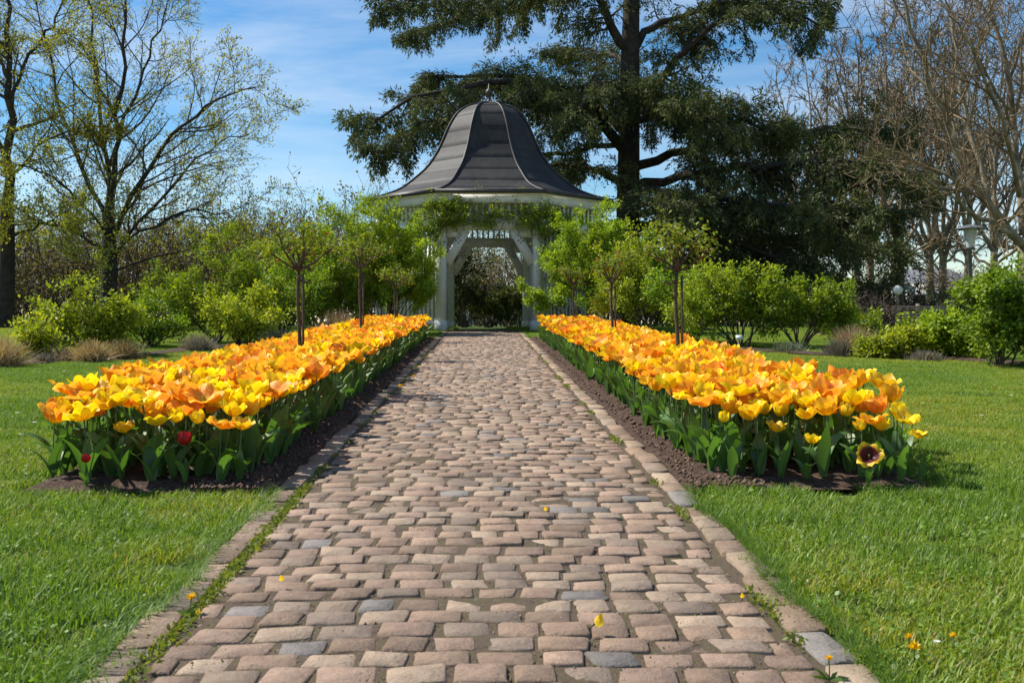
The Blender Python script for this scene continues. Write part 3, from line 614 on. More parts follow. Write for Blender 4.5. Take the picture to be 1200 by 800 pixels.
bi = tulip_proto(SPEC[1], 310); pr0 = P(1018, 535, 5.2); g0 = float(gz(pr0[1])) + 0.03; bi.location = [float(pr0[0]), float(pr0[1]), g0]; bi.scale = (float((pr0[2] - g0) / HS),) * 3
tag(bi, 'golden tulip with dark red centre facing the viewer at the right bed front', 'tulip')
for b in bi.children:
    if b.name.startswith('bloom'): b.rotation_euler = (R(62), R(0), R(-22)); b.scale = (2.1,) * 3
fpos += [(float(o.location[0]), float(o.location[1])) for o in (rp_, rb, bi)]; fpos = np.array(fpos)
spots = []
for sd in (-1, 1):
    for y in np.arange(BED0 + 0.08, BED1, 0.118):
        for x in np.arange(1.24, 2.34, 0.118):
            X = sd * (x + rng.normal(0, 0.034)); Y = y + rng.normal(0, 0.034)
            if Y < BED0 + 0.55 and rng.random() < 0.3: continue
            if np.min(np.hypot(fpos[:, 0] - X, fpos[:, 1] - Y)) > 0.075: spots.append((X, Y))
spots.sort(key=lambda s: s[1])
wts = [3, 4, 5, 4, 5, 3, 3, 3, 2, 3]; bag = [k for k, w in enumerate(wts) for _ in range(w)]
nnear = 300 - len(front) - 3
def theight(X, Y): return rng.uniform(0.74, 1.03) * (0.84 if Y < BED0 + 0.15 else 1.0)
for X, Y in spots[:nnear]:
    k = random.choice(bag) + (10 if rng.random() < 0.5 else 0); sd = 'left' if X < 0 else 'right'; cn = KINDS[k % 10][0]
    place(k, (X, Y, float(gz(Y)) + 0.03), theight(X, Y), rng.uniform(0, 6.28), tlabel(cn, X, Y), '%s tulips at the front of the %s bed' % (cn, sd))
# everything farther back in the beds, joined
fv, ft = [], []
lib = []
for i in range(30):
    kd = KINDS[i % 10]; mb = MB(); cl = []; tilt = np.array(Matrix.Rotation(rng.normal(0, 0.24), 3, 'X') @ Matrix.Rotation(rng.normal(0, 0.24), 3, 'Y')); sp = stem_pts(500 + i); bs = rng.uniform(1.02, 1.30)
    for V, q, C, a in petals(kd, 2, 3, 200 + i): mb.add(bs * rotz(V, a) @ tilt.T + sp[-1], q); cl.append(C * rng.uniform(0.9, 1.06))
    v, q = tubes(sp[[0, 2, 4]][None], np.full((1, 3), 0.005), 3); mb.add(v, q); cl.append(np.tile(np.array([0.075, 0.15, 0.035]), (len(v), 1)))
    nb = mb.n; nqb = sum(len(x) for x in mb.q); a0 = rng.uniform(0, 6.28)
    for k in range(3):
        V, q, C = tleaf_geom(rng.uniform(0.24, 0.36), rng.uniform(0.06, 0.105), rng.uniform(20, 125), 900 + i * 5 + k, 3); mb.add(rotz(V, a0 + k * 2.2), q); cl.append(C)
    nv_p = 6 * 12; lib.append((np.concatenate(mb.v), np.concatenate(mb.q), np.concatenate(cl), nv_p))
AV, AQ, AC, AM, nn = [], [], [], [], 0
for X, Y in spots[nnear:]:
    i = random.choice(bag) + 10 * rng.integers(0, 3); V, q, C, nvp = lib[i]; s = theight(X, Y)
    AV.append(rotz(V, rng.uniform(0, 6.28)) * s + np.array([X, Y, float(gz(Y)) + 0.03])); AQ.append(q + nn); AC.append(C); AM.append(np.where(q[:, 0] < nvp, 0, 1)); nn += len(V)
me = mesh_np('tulip_rows', np.concatenate(AV), np.concatenate(AQ), col=np.concatenate(AC), smooth=True, mats=[M['petal'], M['tleaf']])
me.polygons.foreach_set('material_index', np.concatenate(AM).astype(np.int32))
tag(obj('tulip_rows', me), 'yellow and orange tulips filling the rear of both beds towards the gazebo', 'tulips', kind='stuff')

# ------------------------------------------------------------------ small flowers and litter
def dandelion(loc, s, label, h=0.05):
    e = empty('dandelion', loc, rng.uniform(0, 6)); mb = MB().tube([(0, 0, -0.01), (0.004, 0, h * 0.6), (0.006, 0.002, h)], [0.0022, 0.002, 0.002], 5); mb.build('stem', M['leaf'], e, col=np.tile(np.array([0.13, 0.2, 0.05]), (mb.n, 1)))
    n = 60; a = uni(0, 6.28, n); el = uni(0.1, 1.3, n); d = np.stack([np.cos(a) * np.cos(el), np.sin(a) * np.cos(el), np.sin(el)], 1)
    v, q = leaves(np.tile(np.array([0.006, 0.002, h]), (n, 1)), uni(0.6, 1, n) * s, 0.3, d); obj('bloom', mesh_np('bloom', v, q, col=np.tile(np.array([0.9, 0.58, 0.01]), (len(v), 1)), mats=[M['petal']]), e)
    n = 7; a = np.arange(n) * 0.9 + uni(0, 0.4, n); d = np.stack([np.cos(a), np.sin(a), uni(0.15, 0.6, n)], 1); v, q = leaves(np.zeros((n, 3)), uni(0.03, 0.055, n), 0.3, d)
    obj('leaf_rosette', mesh_np('leaf_rosette', v, q, col=np.tile(np.array([0.08, 0.17, 0.02]), (len(v), 1)), mats=[M['leaf']]), e); tag(e, label, 'flower', 'small yellow wild flowers'); return e
def ground_px(px, py): d = 1200.0 / (py - 343); return P(px, py, d)
for (px, py, s, lab) in [(222, 724, 0.022, 'yellow dandelion in the weedy joint by the left kerb'), (1072, 777, 0.026, 'larger yellow wild flower in the grass at the lower right corner'),
                         (1066, 764, 0.016, 'small yellow wild flower just behind the larger lower right one'), (1118, 762, 0.014, 'pale yellow wild flower farthest right in the lower right grass'),
                         (972, 797, 0.016, 'orange yellow flower beside the right kerb at the bottom edge'), (470, 460, 0.035, 'yellow dandelion halfway along the left kerb'), (485, 447, 0.03, 'yellow dandelion on the left kerb nearer the gazebo')]:
    p = ground_px(px, py); dandelion((p[0], p[1], float(pz(p[0], p[1])) + 0.01), s, lab)
pet, pq, pc = petal_geom(0.05, 0.02, 0.7, 0.6, 3, 3, GOLD, YEL, YEL, 5); pm = mesh_np('fallen_petal', pet, pq, col=pc, smooth=True, mats=[M['petal']])
for (px, py, s, lab) in [(700, 752, 0.8, 'pale fallen petal lying near the bottom centre of the path'), (330, 695, 0.5, 'fallen petal on the stones by the left kerb joint'), (445, 455, 1.1, 'fallen orange petal on the left kerb'),
                         (232, 735, 0.4, 'tiny orange petal next to the left kerb dandelion'), (640, 610, 0.5, 'small fallen petal at the middle of the path'), (870, 710, 0.4, 'fallen orange petal on the setts by the right kerb')]:
    p = ground_px(px, py); o = obj('fallen_petal', pm); o.location = (p[0], p[1], float(pz(p[0], p[1])) + 0.034); o.scale = (s,) * 3; o.rotation_euler = (0.2, -0.5, rng.uniform(0, 6)); tag(o, lab, 'petal', 'fallen petals on the path')
dm = MB()
for k in range(9):
    a = k * 0.698; v, q = leaves(np.array([[0, 0, 0.0]]), np.array([0.012]), 0.45, np.array([[math.cos(a), math.sin(a), 0.25]]), nrm=np.array([[0, 0, 1.0]])); dm.add(v, q)
dmesh = dm.mesh('daisy', M['petal'], col=np.tile(np.array([0.8, 0.8, 0.78]), (dm.n, 1)))
for (px, py, side) in [(1098, 777, 'lower right'), (20, 493, 'far left'), (40, 505, 'far left'), (95, 448, 'far left'), (75, 441, 'far left'), (1150, 495, 'far right'), (1185, 470, 'far right'), (960, 440, 'far right'), (1005, 432, 'far right'), (60, 437, 'far left'), (25, 520, 'far left')]:
    p = ground_px(px, py); o = obj('daisy', dmesh); sc = 1.0 if py > 600 else 1.9; o.scale = (sc,) * 3; o.location = (p[0], p[1], float(gz(p[1])) + 0.06); tag(o, 'white daisy in the %s lawn' % side, 'daisy', 'white daisies in the %s lawn' % side)

# ------------------------------------------------------------------ standard roses in the beds
def standard_rose(px, d, ztop, zhead, spread, label, seed, dens=1.0, curl=1):
    global rng; keep = rng; rng = np.random.default_rng(seed)
    b = G(px, d); e = empty('standard_rose', b); tag(e, label, 'rose tree', 'standard roses in the tulip beds'); H = zhead - b[2]
    pts = smooth_line([(0, 0, -0.03), (0.012, 0, H * 0.4), (-0.008, 0.01, H * 0.75), (0, 0, H)], 10)
    MB().tube(pts, np.linspace(0.021, 0.017, 10), 8).build('trunk', M['rose_stem'], e, True)
    MB().tube([(0.05, -0.02, -0.05), (0.045, -0.02, H * 0.96)], [0.013, 0.012], 8).build('support_stake', M['rose_stem'], e)
    a = np.linspace(0.4, 5.6, 14); r = 0.075
    MB().tube(np.stack([0.07 * curl + r * 0.85 * np.cos(a) * curl, np.full(14, -0.02), H - 0.05 + r * np.sin(a)], 1), [0.011] * 14, 6).build('tie_loop', M['rose_stem'], e, True)
    n0 = 8; az = np.arange(n0) / n0 * 6.28 + uni(0, 0.5, n0); el = uni(0.35, 1.0, n0); d0 = np.stack([np.cos(az) * np.cos(el), np.sin(az) * np.cos(el), np.sin(el)], 1)
    L1 = grow(np.tile(np.array([0, 0, H - 0.01]), (n0, 1)), d0, uni(0.7, 1.1, n0) * spread, 6, 0.14, (0, 0, 0.10)); R1 = np.linspace(0.014, 0.007, 6)[None].repeat(n0, 0)
    L2, R2 = spawn(L1, R1, 4, 0.4, 1.0, (0.25, 0.5), (25, 55), 4, 0.12, (0, 0, 0.12), rr=0.7, minr=0.0035, tl=0.2)
    mb = MB(); v, q = tubes(L1, R1, 6); mb.add(v, q); v, q = tubes(L2, R2, 4); mb.add(v, q); mb.build('branches', M['rose_stem'], e, True)
    tips = np.concatenate([L2[:, 2], L2[:, 3], L1[:, 5], L2[:, 3]]); m = int(9 * dens); p = rep(tips, m) + 0.045 * rnd(len(tips) * m, 3); n = len(p)
    dd = rnd(n, 3); dd[:, 2] = dd[:, 2] * 0.5 - 0.1; v, q = leaves(p, uni(0.03, 0.062, n), 0.6, dd, 0.06); u = rng.random((n, 1)); c = np.array([0.11, 0.19, 0.018]) * (1 - u) + np.array([0.27, 0.30, 0.03]) * u
    br = rng.random(n) < 0.04; c[br] = np.array([0.30, 0.13, 0.04])
    obj('foliage', mesh_np('foliage', v, q, col=rep(c, 4), mats=[M['leaf']]), e); rng = keep; return e
standard_rose(350, 10.0, 1.7, 1.0 + (378 - 316) * 10.0 / 1200, 0.44, 'standard rose with round looped tie, nearest in the left tulip bed', 41, 1.0)
standard_rose(422, 15.0, 1.5, 1.0 + (378 - 314) * 15.0 / 1200, 0.42, 'standard rose second along the left tulip bed', 42, 0.8)
standard_rose(463, 20.6, 1.5, 1.0 + (378 - 336) * 20.6 / 1200, 0.4, 'standard rose third along the left tulip bed, nearest the gazebo', 43, 0.8)
standard_rose(793, 9.7, 1.7, 1.0 + (378 - 317) * 9.7 / 1200, 0.42, 'standard rose with bare upright twigs, nearest in the right tulip bed', 44, 0.9, -1)
standard_rose(717, 14.6, 1.5, 1.0 + (378 - 331) * 14.6 / 1200, 0.42, 'standard rose second along the right tulip bed', 45, 0.8, -1)
standard_rose(672, 20.6, 1.5, 1.0 + (378 - 333) * 20.6 / 1200, 0.4, 'standard rose third along the right tulip bed, nearest the gazebo', 46, 0.8)

# ------------------------------------------------------------------ shrubs
GREEN = (np.array([0.075, 0.15, 0.010]), np.array([0.38, 0.46, 0.022]))
LIME = (np.array([0.17, 0.26, 0.012]), np.array([0.48, 0.52, 0.03]))
DEEPG = (np.array([0.06, 0.13, 0.010]), np.array([0.18, 0.28, 0.018]))
def shrub(name, label, px, d, w, h, dep, seed, pal=GREEN, nl=7000, lsz=(0.035, 0.065), low=0.12, group='leafy shrubs around the lawn', lean=0.0, top=None, cat='shrub'):
    """stems fan out from the base, sprays of leaves at their ends"""
    global rng; keep = rng; rng = np.random.default_rng(seed); nl = int(nl * (2.5 if name == 'climbing_rose' else 1.2)); w *= 1.12; dep *= 1.1; h *= 1.16; lsz = (lsz[0] * 1.2, lsz[1] * 1.2)
    b = G(px, d); e = empty(name, b); tag(e, label, cat, group)
    n0 = 15; az = uni(0, 6.28, n0); f = np.sqrt(uni(0.02, 1.25, n0)); tip = np.stack([np.cos(az) * f * w * 0.42 + lean, np.sin(az) * f * dep * 0.42, h * (1 - 0.35 * f ** 2) * uni(0.55, 1.04, n0) ** (1.0)], 1)
    L1 = []
    for t in tip:
        s = np.array([rng.normal(0, 0.07), rng.normal(0, 0.06), -0.03]); m = s * 0.5 + t * 0.5 + np.array([0, 0, h * 0.06]) + rng.normal(0, 0.05, 3); L1.append(smooth_line([s, m, t], 8))
    L1 = np.array(L1); R1 = np.linspace(0.016, 0.006, 8)[None].repeat(n0, 0)
    L2, R2 = spawn(L1, R1, 9, low + 0.12, 1.0, (0.2, 0.55), (25, 75), 5, 0.2, (0, 0, 0.06), rr=0.6, minr=0.003, tl=0.45)
    L3, R3 = spawn(L2, R2, 4, 0.2, 1.0, (0.3, 0.6), (25, 65), 4, 0.15, (0, 0, 0.05), rr=0.6, minr=0.0022, tl=0.2)
    mb = MB(); v, q = tubes(L1, R1, 5); mb.add(v, q); v, q = tubes(L2, R2, 3); mb.add(v, q); v, q = ribbons(L3, R3); mb.add(v, q); mb.build('stems', M['twig'], e, True)
    k = len(L3); per = max(4, nl // k); t = uni(0.1, 1.08, k, per) * 3; i = np.clip(t.astype(int), 0, 2); w_ = (t - i)[..., None]; ii = np.arange(k)[:, None]
    p = L3[ii, i] * (1 - w_) + L3[ii, i + 1] * w_ + 0.05 * rnd(k, per, 3); tg = norm(L3[ii, i + 1] - L3[ii, i]); dd = tg * 0.6 + rnd(k, per, 3) * 0.75; dd[..., 2] -= 0.1
    up = rnd(k, per, 3) * 0.55; up[..., 2] += 1
    p = p.reshape(-1, 3); okp = p[:, 2] > 0.03; p = p[okp]; n = len(p)
    v, q = leaves(p, uni(lsz[0], lsz[1], n), 0.62, dd.reshape(-1, 3)[okp], 0.06, up.reshape(-1, 3)[okp])
    br = rep(rng.random((k, 1)), per).reshape(-1, 1)[okp] * 0.65 + 0.35 * rng.random((n, 1)); c = (pal[0] * (1 - br) + pal[1] * br) * rng.uniform(0.82, 1.08) * np.array([rng.uniform(0.85, 1.08), 1, 1])
    obj('foliage', mesh_np('foliage', v, q, col=rep(c, 4), mats=[M['leaf']]), e); rng = keep; return e
shrub('rose_bush', 'small lime green rose bush at the far left edge of the lawn', 40, 15.0, 0.9, 0.55, 0.8, 51, LIME, 2600)
shrub('rose_bush', 'lime green rose bush between dry grasses on the left', 105, 16.0, 1.6, 0.92, 1.3, 52, LIME, 6500)
shrub('rose_bush', 'low green bush right behind the left dry grasses', 172, 18.5, 1.3, 0.75, 1.2, 53, GREEN, 4200)
shrub('garden_shrub', 'large rounded green shrub behind the outer left tulip bed', 255, 20.5, 2.7, 1.85, 1.9, 54, GREEN, 15000)
shrub('garden_shrub', 'light green shrub in front of the large rounded left shrub', 285, 18.5, 1.8, 1.0, 1.2, 55, LIME, 6000)
shrub('garden_shrub', 'green shrub left of the tallest climbing rose bush', 330, 23.0, 2.2, 1.9, 1.6, 56, GREEN, 8000)
shrub('climbing_rose', 'tall climbing rose bush with long shoots left of the gazebo', 392, 24.3, 2.6, 2.55, 1.9, 57, GREEN, 17000, low=0.15)
shrub('climbing_rose', 'tall climbing rose bush with bare lower stems against the gazebo left side', 455, 24.6, 2.5, 2.42, 1.5, 58, LIME, 18000, low=0.32)
shrub('climbing_rose', 'dense climbing rose bush against the gazebo right side', 685, 24.9, 2.5, 2.55, 1.4, 59, LIME, 18000, low=0.25)
shrub('climbing_rose', 'tall green rose bush right of the gazebo before the dark cedar', 745, 25.3, 2.2, 2.45, 1.6, 60, GREEN, 14000, low=0.25)
shrub('garden_shrub', 'light green shrub behind the second right standard rose', 745, 21.0, 1.9, 1.8, 1.6, 61, LIME, 9500, low=0.3)
shrub('garden_shrub', 'green shrub behind the nearest right standard rose', 806, 20.0, 2.1, 1.35, 1.5, 62, GREEN, 9500, low=0.3)
shrub('garden_shrub', 'tall lime shrub with open lower stems right of the right bed', 868, 18.5, 2.2, 1.30, 1.5, 63, LIME, 12000, low=0.3)
shrub('garden_shrub', 'green shrub with open lower stems before the cedar tip', 935, 18.8, 2.0, 1.10, 1.4, 64, GREEN, 9500, low=0.3)
shrub('garden_shrub', 'thin green shrub in front of the brown hedge', 995, 21.0, 1.4, 0.55, 1.2, 65, GREEN, 3600)
shrub('garden_shrub', 'yellow green spreading shrub before the slatted fence', 1112, 15.6, 1.4, 0.55, 1.2, 66, LIME, 8000)
shrub('garden_shrub', 'low lime mound at the foot of the yellow green shrub', 1058, 15.4, 0.75, 0.40, 0.7, 67, LIME, 3000)
shrub('garden_shrub', 'big round green shrub at the right edge of the photo', 1172, 13.9, 1.5, 1.22, 1.3, 68, GREEN, 11000, low=0.1)
shrub('garden_shrub', 'green shrub cut off by the right edge of the photo', 1238, 14.3, 1.4, 1.1, 1.2, 69, GREEN, 7000, low=0.1)
shrub('garden_shrub', 'low green mound beside the dry grass on the right', 1016, 15.6, 0.5, 0.28, 0.5, 70, LIME, 1800, lsz=(0.025, 0.045))
# climbing rose garland over the gazebo frieze
def garland():
    global rng; keep = rng; rng = np.random.default_rng(91); e = empty('rose_garland', (GX, GY - 3.2, GF)); tag(e, 'green climbing rose garland over the gazebo entrance beam', 'climbing rose')
    lines = [[(-2.3, 0.2, 1.9), (-1.9, -0.05, 2.7), (-1.3, -0.12, 3.05), (-0.6, -0.13, 3.1), (0.1, -0.12, 2.95), (0.7, -0.12, 3.0), (1.4, -0.1, 3.05)], [(-1.6, -0.1, 2.4), (-1.35, -0.14, 2.8), (-0.7, -0.15, 2.85), (0.0, -0.16, 2.82)],
             [(1.95, 0.05, 0.6), (1.8, -0.05, 1.5), (1.75, -0.1, 2.4), (1.6, -0.15, 2.9)], [(2.3, 0.1, 1.2), (2.1, 0.0, 2.0), (2.0, -0.05, 2.8)], [(-2.0, 0.1, 0.8), (-1.9, 0.0, 1.7), (-1.8, -0.05, 2.6)], [(2.3, 0.1, 1.9), (1.9, -0.1, 2.6), (1.3, -0.14, 2.95), (0.6, -0.16, 3.1), (0.0, -0.13, 2.98)], [(1.7, 0.0, 1.2), (1.55, -0.1, 2.0), (1.35, -0.14, 2.7), (0.9, -0.16, 2.9)], [(-1.75, 0.0, 1.1), (-1.6, -0.12, 1.9), (-1.3, -0.15, 2.5), (-1.0, -0.18, 3.0), (-0.85, -0.2, 3.2)],
             [(1.9, 0.1, 2.4), (2.0, -0.1, 2.8), (1.6, -0.15, 3.05), (1.2, -0.2, 3.1)], [(-2.2, 0.1, 2.6), (-1.7, -0.1, 3.2), (-1.3, -0.2, 3.2), (-0.9, -0.25, 3.3)]]
    L1 = np.array([smooth_line(l, 14) for l in lines]); R1 = np.full((len(L1), 14), 0.012); L2, R2 = spawn(L1, R1, 42, 0, 1, (0.08, 0.2), (30, 85), 4, 0.2, (0, -0.03, 0.02), rr=0.4, minr=0.003, tl=0)
    mb = MB(); v, q = tubes(L1, R1, 5); mb.add(v, q); v, q = tubes(L2, R2, 3); mb.add(v, q); mb.build('stems', M['twig'], e, True)
    m = 46; k = len(L2); i = rng.integers(1, 4, (k, m)); p = (L2[np.arange(k)[:, None], i] + 0.06 * rnd(k, m, 3)).reshape(-1, 3); n = len(p); up = rnd(n, 3) * 0.6; up[:, 2] += 1
    v, q = leaves(p, uni(0.04, 0.075, n), 0.6, rnd(n, 3), 0.06, up); u = rep(rng.random((k, 1)), m).reshape(-1, 1) * 0.6 + 0.4 * rng.random((n, 1)); obj('foliage', mesh_np('foliage', v, q, col=rep(GREEN[0] * (1 - u) + GREEN[1] * u, 4), mats=[M['leaf']]), e); rng = keep
garland()
# dry ornamental grasses and lavender mounds
def tuft(name, label, px, d, w, h, n, pal, seed, droop=0.5, cat='grass tuft', group='dry ornamental grasses'):
    global rng; keep = rng; rng = np.random.default_rng(seed); b = G(px, d); o0 = np.stack([rng.normal(0, w * 0.14, n), rng.normal(0, w * 0.14, n), np.zeros(n)], 1); a = uni(0, 6.28, n); el = uni(0.5, 1.5, n)
    dd = np.stack([np.cos(a) * np.cos(el), np.sin(a) * np.cos(el), np.sin(el)], 1); p = grow(o0, dd, uni(0.6, 1.1, n) * h, 5, 0.10, (0, 0, -droop * 0.22)); v, q = ribbons(p, np.linspace(0.0045, 0.0015, 5)[None].repeat(n, 0)); u = rng.random((n, 1)); c = pal[0] * (1 - u) + pal[1] * u
    v[:, 2] = np.maximum(v[:, 2], 0.002)
    o = obj(name, mesh_np(name, v, q, col=rep(c, 10), mats=[M['dry']])); o.location = [float(k) for k in b]; tag(o, label, cat, group); rng = keep; return o
STRAW = (np.array([0.30, 0.20, 0.10]), np.array([0.55, 0.42, 0.25])); LAV = (np.array([0.14, 0.12, 0.11]), np.array([0.28, 0.25, 0.22])); PINK = (np.array([0.28, 0.18, 0.12]), np.array([0.45, 0.33, 0.22]))
tuft('dry_grass', 'tawny dry grass tuft in front of the lime rose bush', 108, 14.6, 0.6, 0.34, 800, STRAW, 71); tuft('dry_grass', 'brown dry grass mound right of the tawny tuft', 145, 15.2, 0.65, 0.32, 800, (STRAW[0] * 0.6, STRAW[1] * 0.6), 72)
tuft('dry_grass', 'dry grass tuft cut off by the left photo edge', 2, 13.6, 0.7, 0.45, 800, STRAW, 73); tuft('dry_grass', 'low straw coloured grass at left between the two rose bushes', 75, 14.8, 0.9, 0.25, 700, STRAW, 74, 0.9)
tuft('dry_grass', 'pinkish feathery dry grass on the right lawn edge', 1002, 16.2, 0.55, 0.50, 900, PINK, 75, 0.3); tuft('dry_grass', 'brown dry grass left of the climbing rose', 395, 21.0, 0.9, 0.65, 800, (PINK[0] * 0.8, PINK[1] * 0.8), 76, 0.3)
tuft('lavender', 'grey brown lavender mound before the large left shrub', 232, 17.4, 0.6, 0.30, 900, LAV, 77, 0.2, 'lavender', 'lavender mounds'); tuft('lavender', 'dark dry lavender mound left of the pinkish grass', 984, 16.0, 0.55, 0.28, 800, (LAV[0] * 0.7, LAV[1] * 0.7), 78, 0.3, 'lavender', 'lavender mounds')
tuft('lavender', 'grey lavender mound below the yellow green right shrub', 1084, 15.0, 0.6, 0.18, 800, LAV, 79, 0.4, 'lavender', 'lavender mounds'); tuft('lavender', 'grey green lavender mound under the open stemmed right shrubs', 925, 17.0, 0.7, 0.2, 800, (np.array([0.10, 0.13, 0.08]), np.array([0.2, 0.23, 0.15])), 80, 0.3, 'lavender', 'lavender mounds')
tuft('lavender', 'low grey lavender at the left lawn edge by the rose bush foot', 50, 14.4, 0.5, 0.16, 500, LAV, 81, 0.4, 'lavender', 'lavender mounds'); tuft('lavender', 'brownish lavender mound behind the nearest left standard rose', 325, 18.2, 0.8, 0.36, 900, LAV, 82, 0.3, 'lavender', 'lavender mounds')
def bed_strip(name, pts, w):
    c = smooth_line([np.array([*G(px, d)]) for px, d in pts], 24); tg = norm(np.gradient(c, axis=0)); nr = np.stack([-tg[:, 1], tg[:, 0], 0 * tg[:, 0]], 1); ww = w * (0.8 + 0.25 * np.sin(np.arange(24) * 1.3))[:, None]
    a, b = c - nr * ww, c + nr * ww; a[:, 2] = gz(a[:, 1]) + 0.03; b[:, 2] = gz(b[:, 1]) + 0.03; m = (a + b) / 2; m[:, 2] += 0.03; i = np.arange(23)
    v = np.concatenate([a, m, b]); q = np.concatenate([np.stack([i, i + 24, i + 25, i + 1], 1), np.stack([i + 24, i + 48, i + 49, i + 25], 1)]); q = q[:, ::-1]; tag(obj(name, mesh_np(name, v, q, smooth=True, mats=[M['soil']])), kind='structure')
bed_strip('shrub_bed_left', [(-160, 12.8), (20, 14.2), (150, 15.8), (260, 18.6), (360, 20.5)], 0.34)
bed_strip('shrub_bed_right', [(790, 19.6), (880, 17.6), (980, 16.2), (1100, 15.3), (1260, 13.6)], 0.26)
for (px, py, d, lab) in [(866, 395, 17.0, 'small white plant label on a stake right of the right bed'), (383, 376, 21.0, 'small white plant label beside the left climbing rose')]:
    b = G(px, d); e = empty('plant_label', b); h = float(P(px, py, d)[2] - b[2]); MB().box((0, 0, h / 2), (0.03, 0.03, h)).build('stake', M['fence_wood'], e); MB().box((0, -0.02, h), (0.11, 0.008, 0.07), np.array(Matrix.Rotation(R(-25), 3, 'X'))).build('plate', M['white'], e); tag(e, lab, 'label')

# ------------------------------------------------------------------ cedar
CD = 40.0
def cedar():
    global rng; keep = rng; rng = np.random.default_rng(7)
    b = P(737, 380, CD); b[2] = float(gz(b[1])); e = empty('cedar_tree', b); tag(e, 'huge dark cedar with drooping boughs behind the gazebo', 'tree')
    def Q(px, py, off=0.0): return P(px, py, CD + off) - b
    tr = smooth_line([Q(733, 420), Q(735, 330), Q(736, 240), Q(737, 170), Q(738, 100), Q(739, 40), Q(742, -60), Q(744, -170), Q(742, -300)], 34)
    mb = MB(); mb.tube(tr, np.interp(np.linspace(0, 1, 34), [0, 0.15, 0.55, 1], [0.62, 0.47, 0.38, 0.15]), 14)
    limbs = [  # (points (px, py, depth offset), radius, leafiness)
        ([(738, 60, 0), (722, 40, -.3), (705, 5, -.6), (690, -40, -1), (650, -90, -1.5), (600, -110, -2)], 0.22, 1.0),
        ([(742, -30, 0), (680, -28, -1), (600, -12, -2), (520, -4, -3), (445, 12, -3.6)], 0.2, 1.0),
        ([(742, -40, 0), (690, -20, 1), (610, 12, 2), (540, 22, 2.6), (478, 40, 3)], 0.17, 1.0),
        ([(736, 178, 0), (715, 158, -.4), (690, 126, -1), (640, 100, -2), (570, 98, -3), (500, 112, -3.8), (425, 150, -4.6)], 0.24, 1.2),
        ([(736, 160, 0), (690, 118, 1), (620, 92, 1.6), (560, 88, 2), (490, 92, 2.6)], 0.17, 1.2),
        ([(715, 140, -.4), (650, 112, -2.6), (570, 128, -3.8), (500, 148, -4.4), (440, 178, -5)], 0.14, 1.2),
        ([(736, 218, 0), (708, 204, -.5), (672, 192, -1.2), (630, 196, -2), (585, 208, -2.8)], 0.18, 0.8),
        ([(736, 175, 0), (705, 168, .8), (670, 180, 1.4), (625, 185, 2), (590, 200, 2.6)], 0.13, 0.7),
        ([(740, 60, 0), (765, 30, .3), (800, 18, .6), (850, 6, .8), (910, -2, 1), (975, 12, 1.2)], 0.17, 1.0),
        ([(740, 130, 0), (768, 96, -.5), (805, 56, -1), (850, 22, -1.4), (905, 12, -1.8), (960, 30, -2.2)], 0.2, 1.0),
        ([(742, -60, 0), (800, -50, 0.5), (880, -40, 1), (950, -18, 1)], 0.15, 1.0),
        ([(738, 110, 0), (715, 98, -2), (700, 100, -3.4), (690, 112, -4.4), (680, 130, -5.2)], 0.16, 1.0),
        ([(738, 120, 0), (752, 108, -2), (770, 112, -3.5), (800, 125, -5), (840, 140, -6.2)], 0.17, 1.2),
        ([(738, 150, 0), (775, 130, -1), (820, 128, -2), (865, 138, -2.6), (910, 160, -3)], 0.17, 1.2),
        ([(738, 200, 0), (790, 178, 0), (850, 168, .2), (920, 158, .2), (990, 150, 0), (1055, 165, 0)], 0.2, 1.4),
        ([(738, 220, 0), (800, 205, -1.6), (870, 196, -3), (945, 190, -4), (1010, 192, -4.6), (1075, 215, -5)], 0.2, 1.4),
        ([(738, 240, 0), (800, 238, -2.6), (870, 235, -4.6), (940, 244, -6), (1000, 262, -6.6)], 0.18, 1.4),
        ([(738, 250, 0), (800, 250, -.5), (880, 246, -1.2), (960, 240, -1.6), (1050, 250, -2)], 0.18, 1.4),
        ([(738, 270, 0), (790, 275, -3), (850, 282, -4.6), (910, 300, -5.6), (970, 325, -6)], 0.16, 1.3),
        ([(738, 262, 0), (820, 270, 1), (900, 276, 1.6), (980, 282, 1.8), (1050, 300, 1.8)], 0.17, 1.3),
        ([(738, 290, 0), (800, 300, 2), (870, 308, 3), (950, 320, 3.6), (1020, 335, 3.6)], 0.15, 1.2),
        ([(738, 230, 0), (770, 222, -4), (790, 232, -6), (815, 250, -7.5)], 0.14, 1.2),
        ([(738, 140, 0), (760, 128, 3), (790, 120, 5), (830, 130, 6.5)], 0.15, 0.9), ([(738, 80, 0), (720, 66, 3), (690, 58, 5), (650, 60, 6)], 0.14, 0.9),
        ([(738, 300, 0), (770, 305, -3), (800, 318, -5), (830, 338, -6)], 0.14, 1.5), ([(738, 310, 0), (800, 318, -1.5), (880, 328, -2.6), (960, 338, -3), (1030, 346, -3)], 0.15, 1.3),
        ([(738, 320, 0), (790, 330, 1.5), (860, 338, 2.6), (930, 345, 3)], 0.14, 1.3), ([(738, 300, 0), (715, 305, -1.5), (690, 318, -2.6), (668, 340, -3)], 0.12, 1.3), ([(738, 325, 0), (765, 335, -2), (800, 345, -3), (850, 352, -3.5)], 0.12, 1.5),
        ([(738, 255, 0), (720, 262, 2.5), (690, 275, 5), (650, 290, 6)], 0.14, 0.9)]
    NV, NQ, NC, n0 = [], [], [], 0; L2s, R2s = [], []
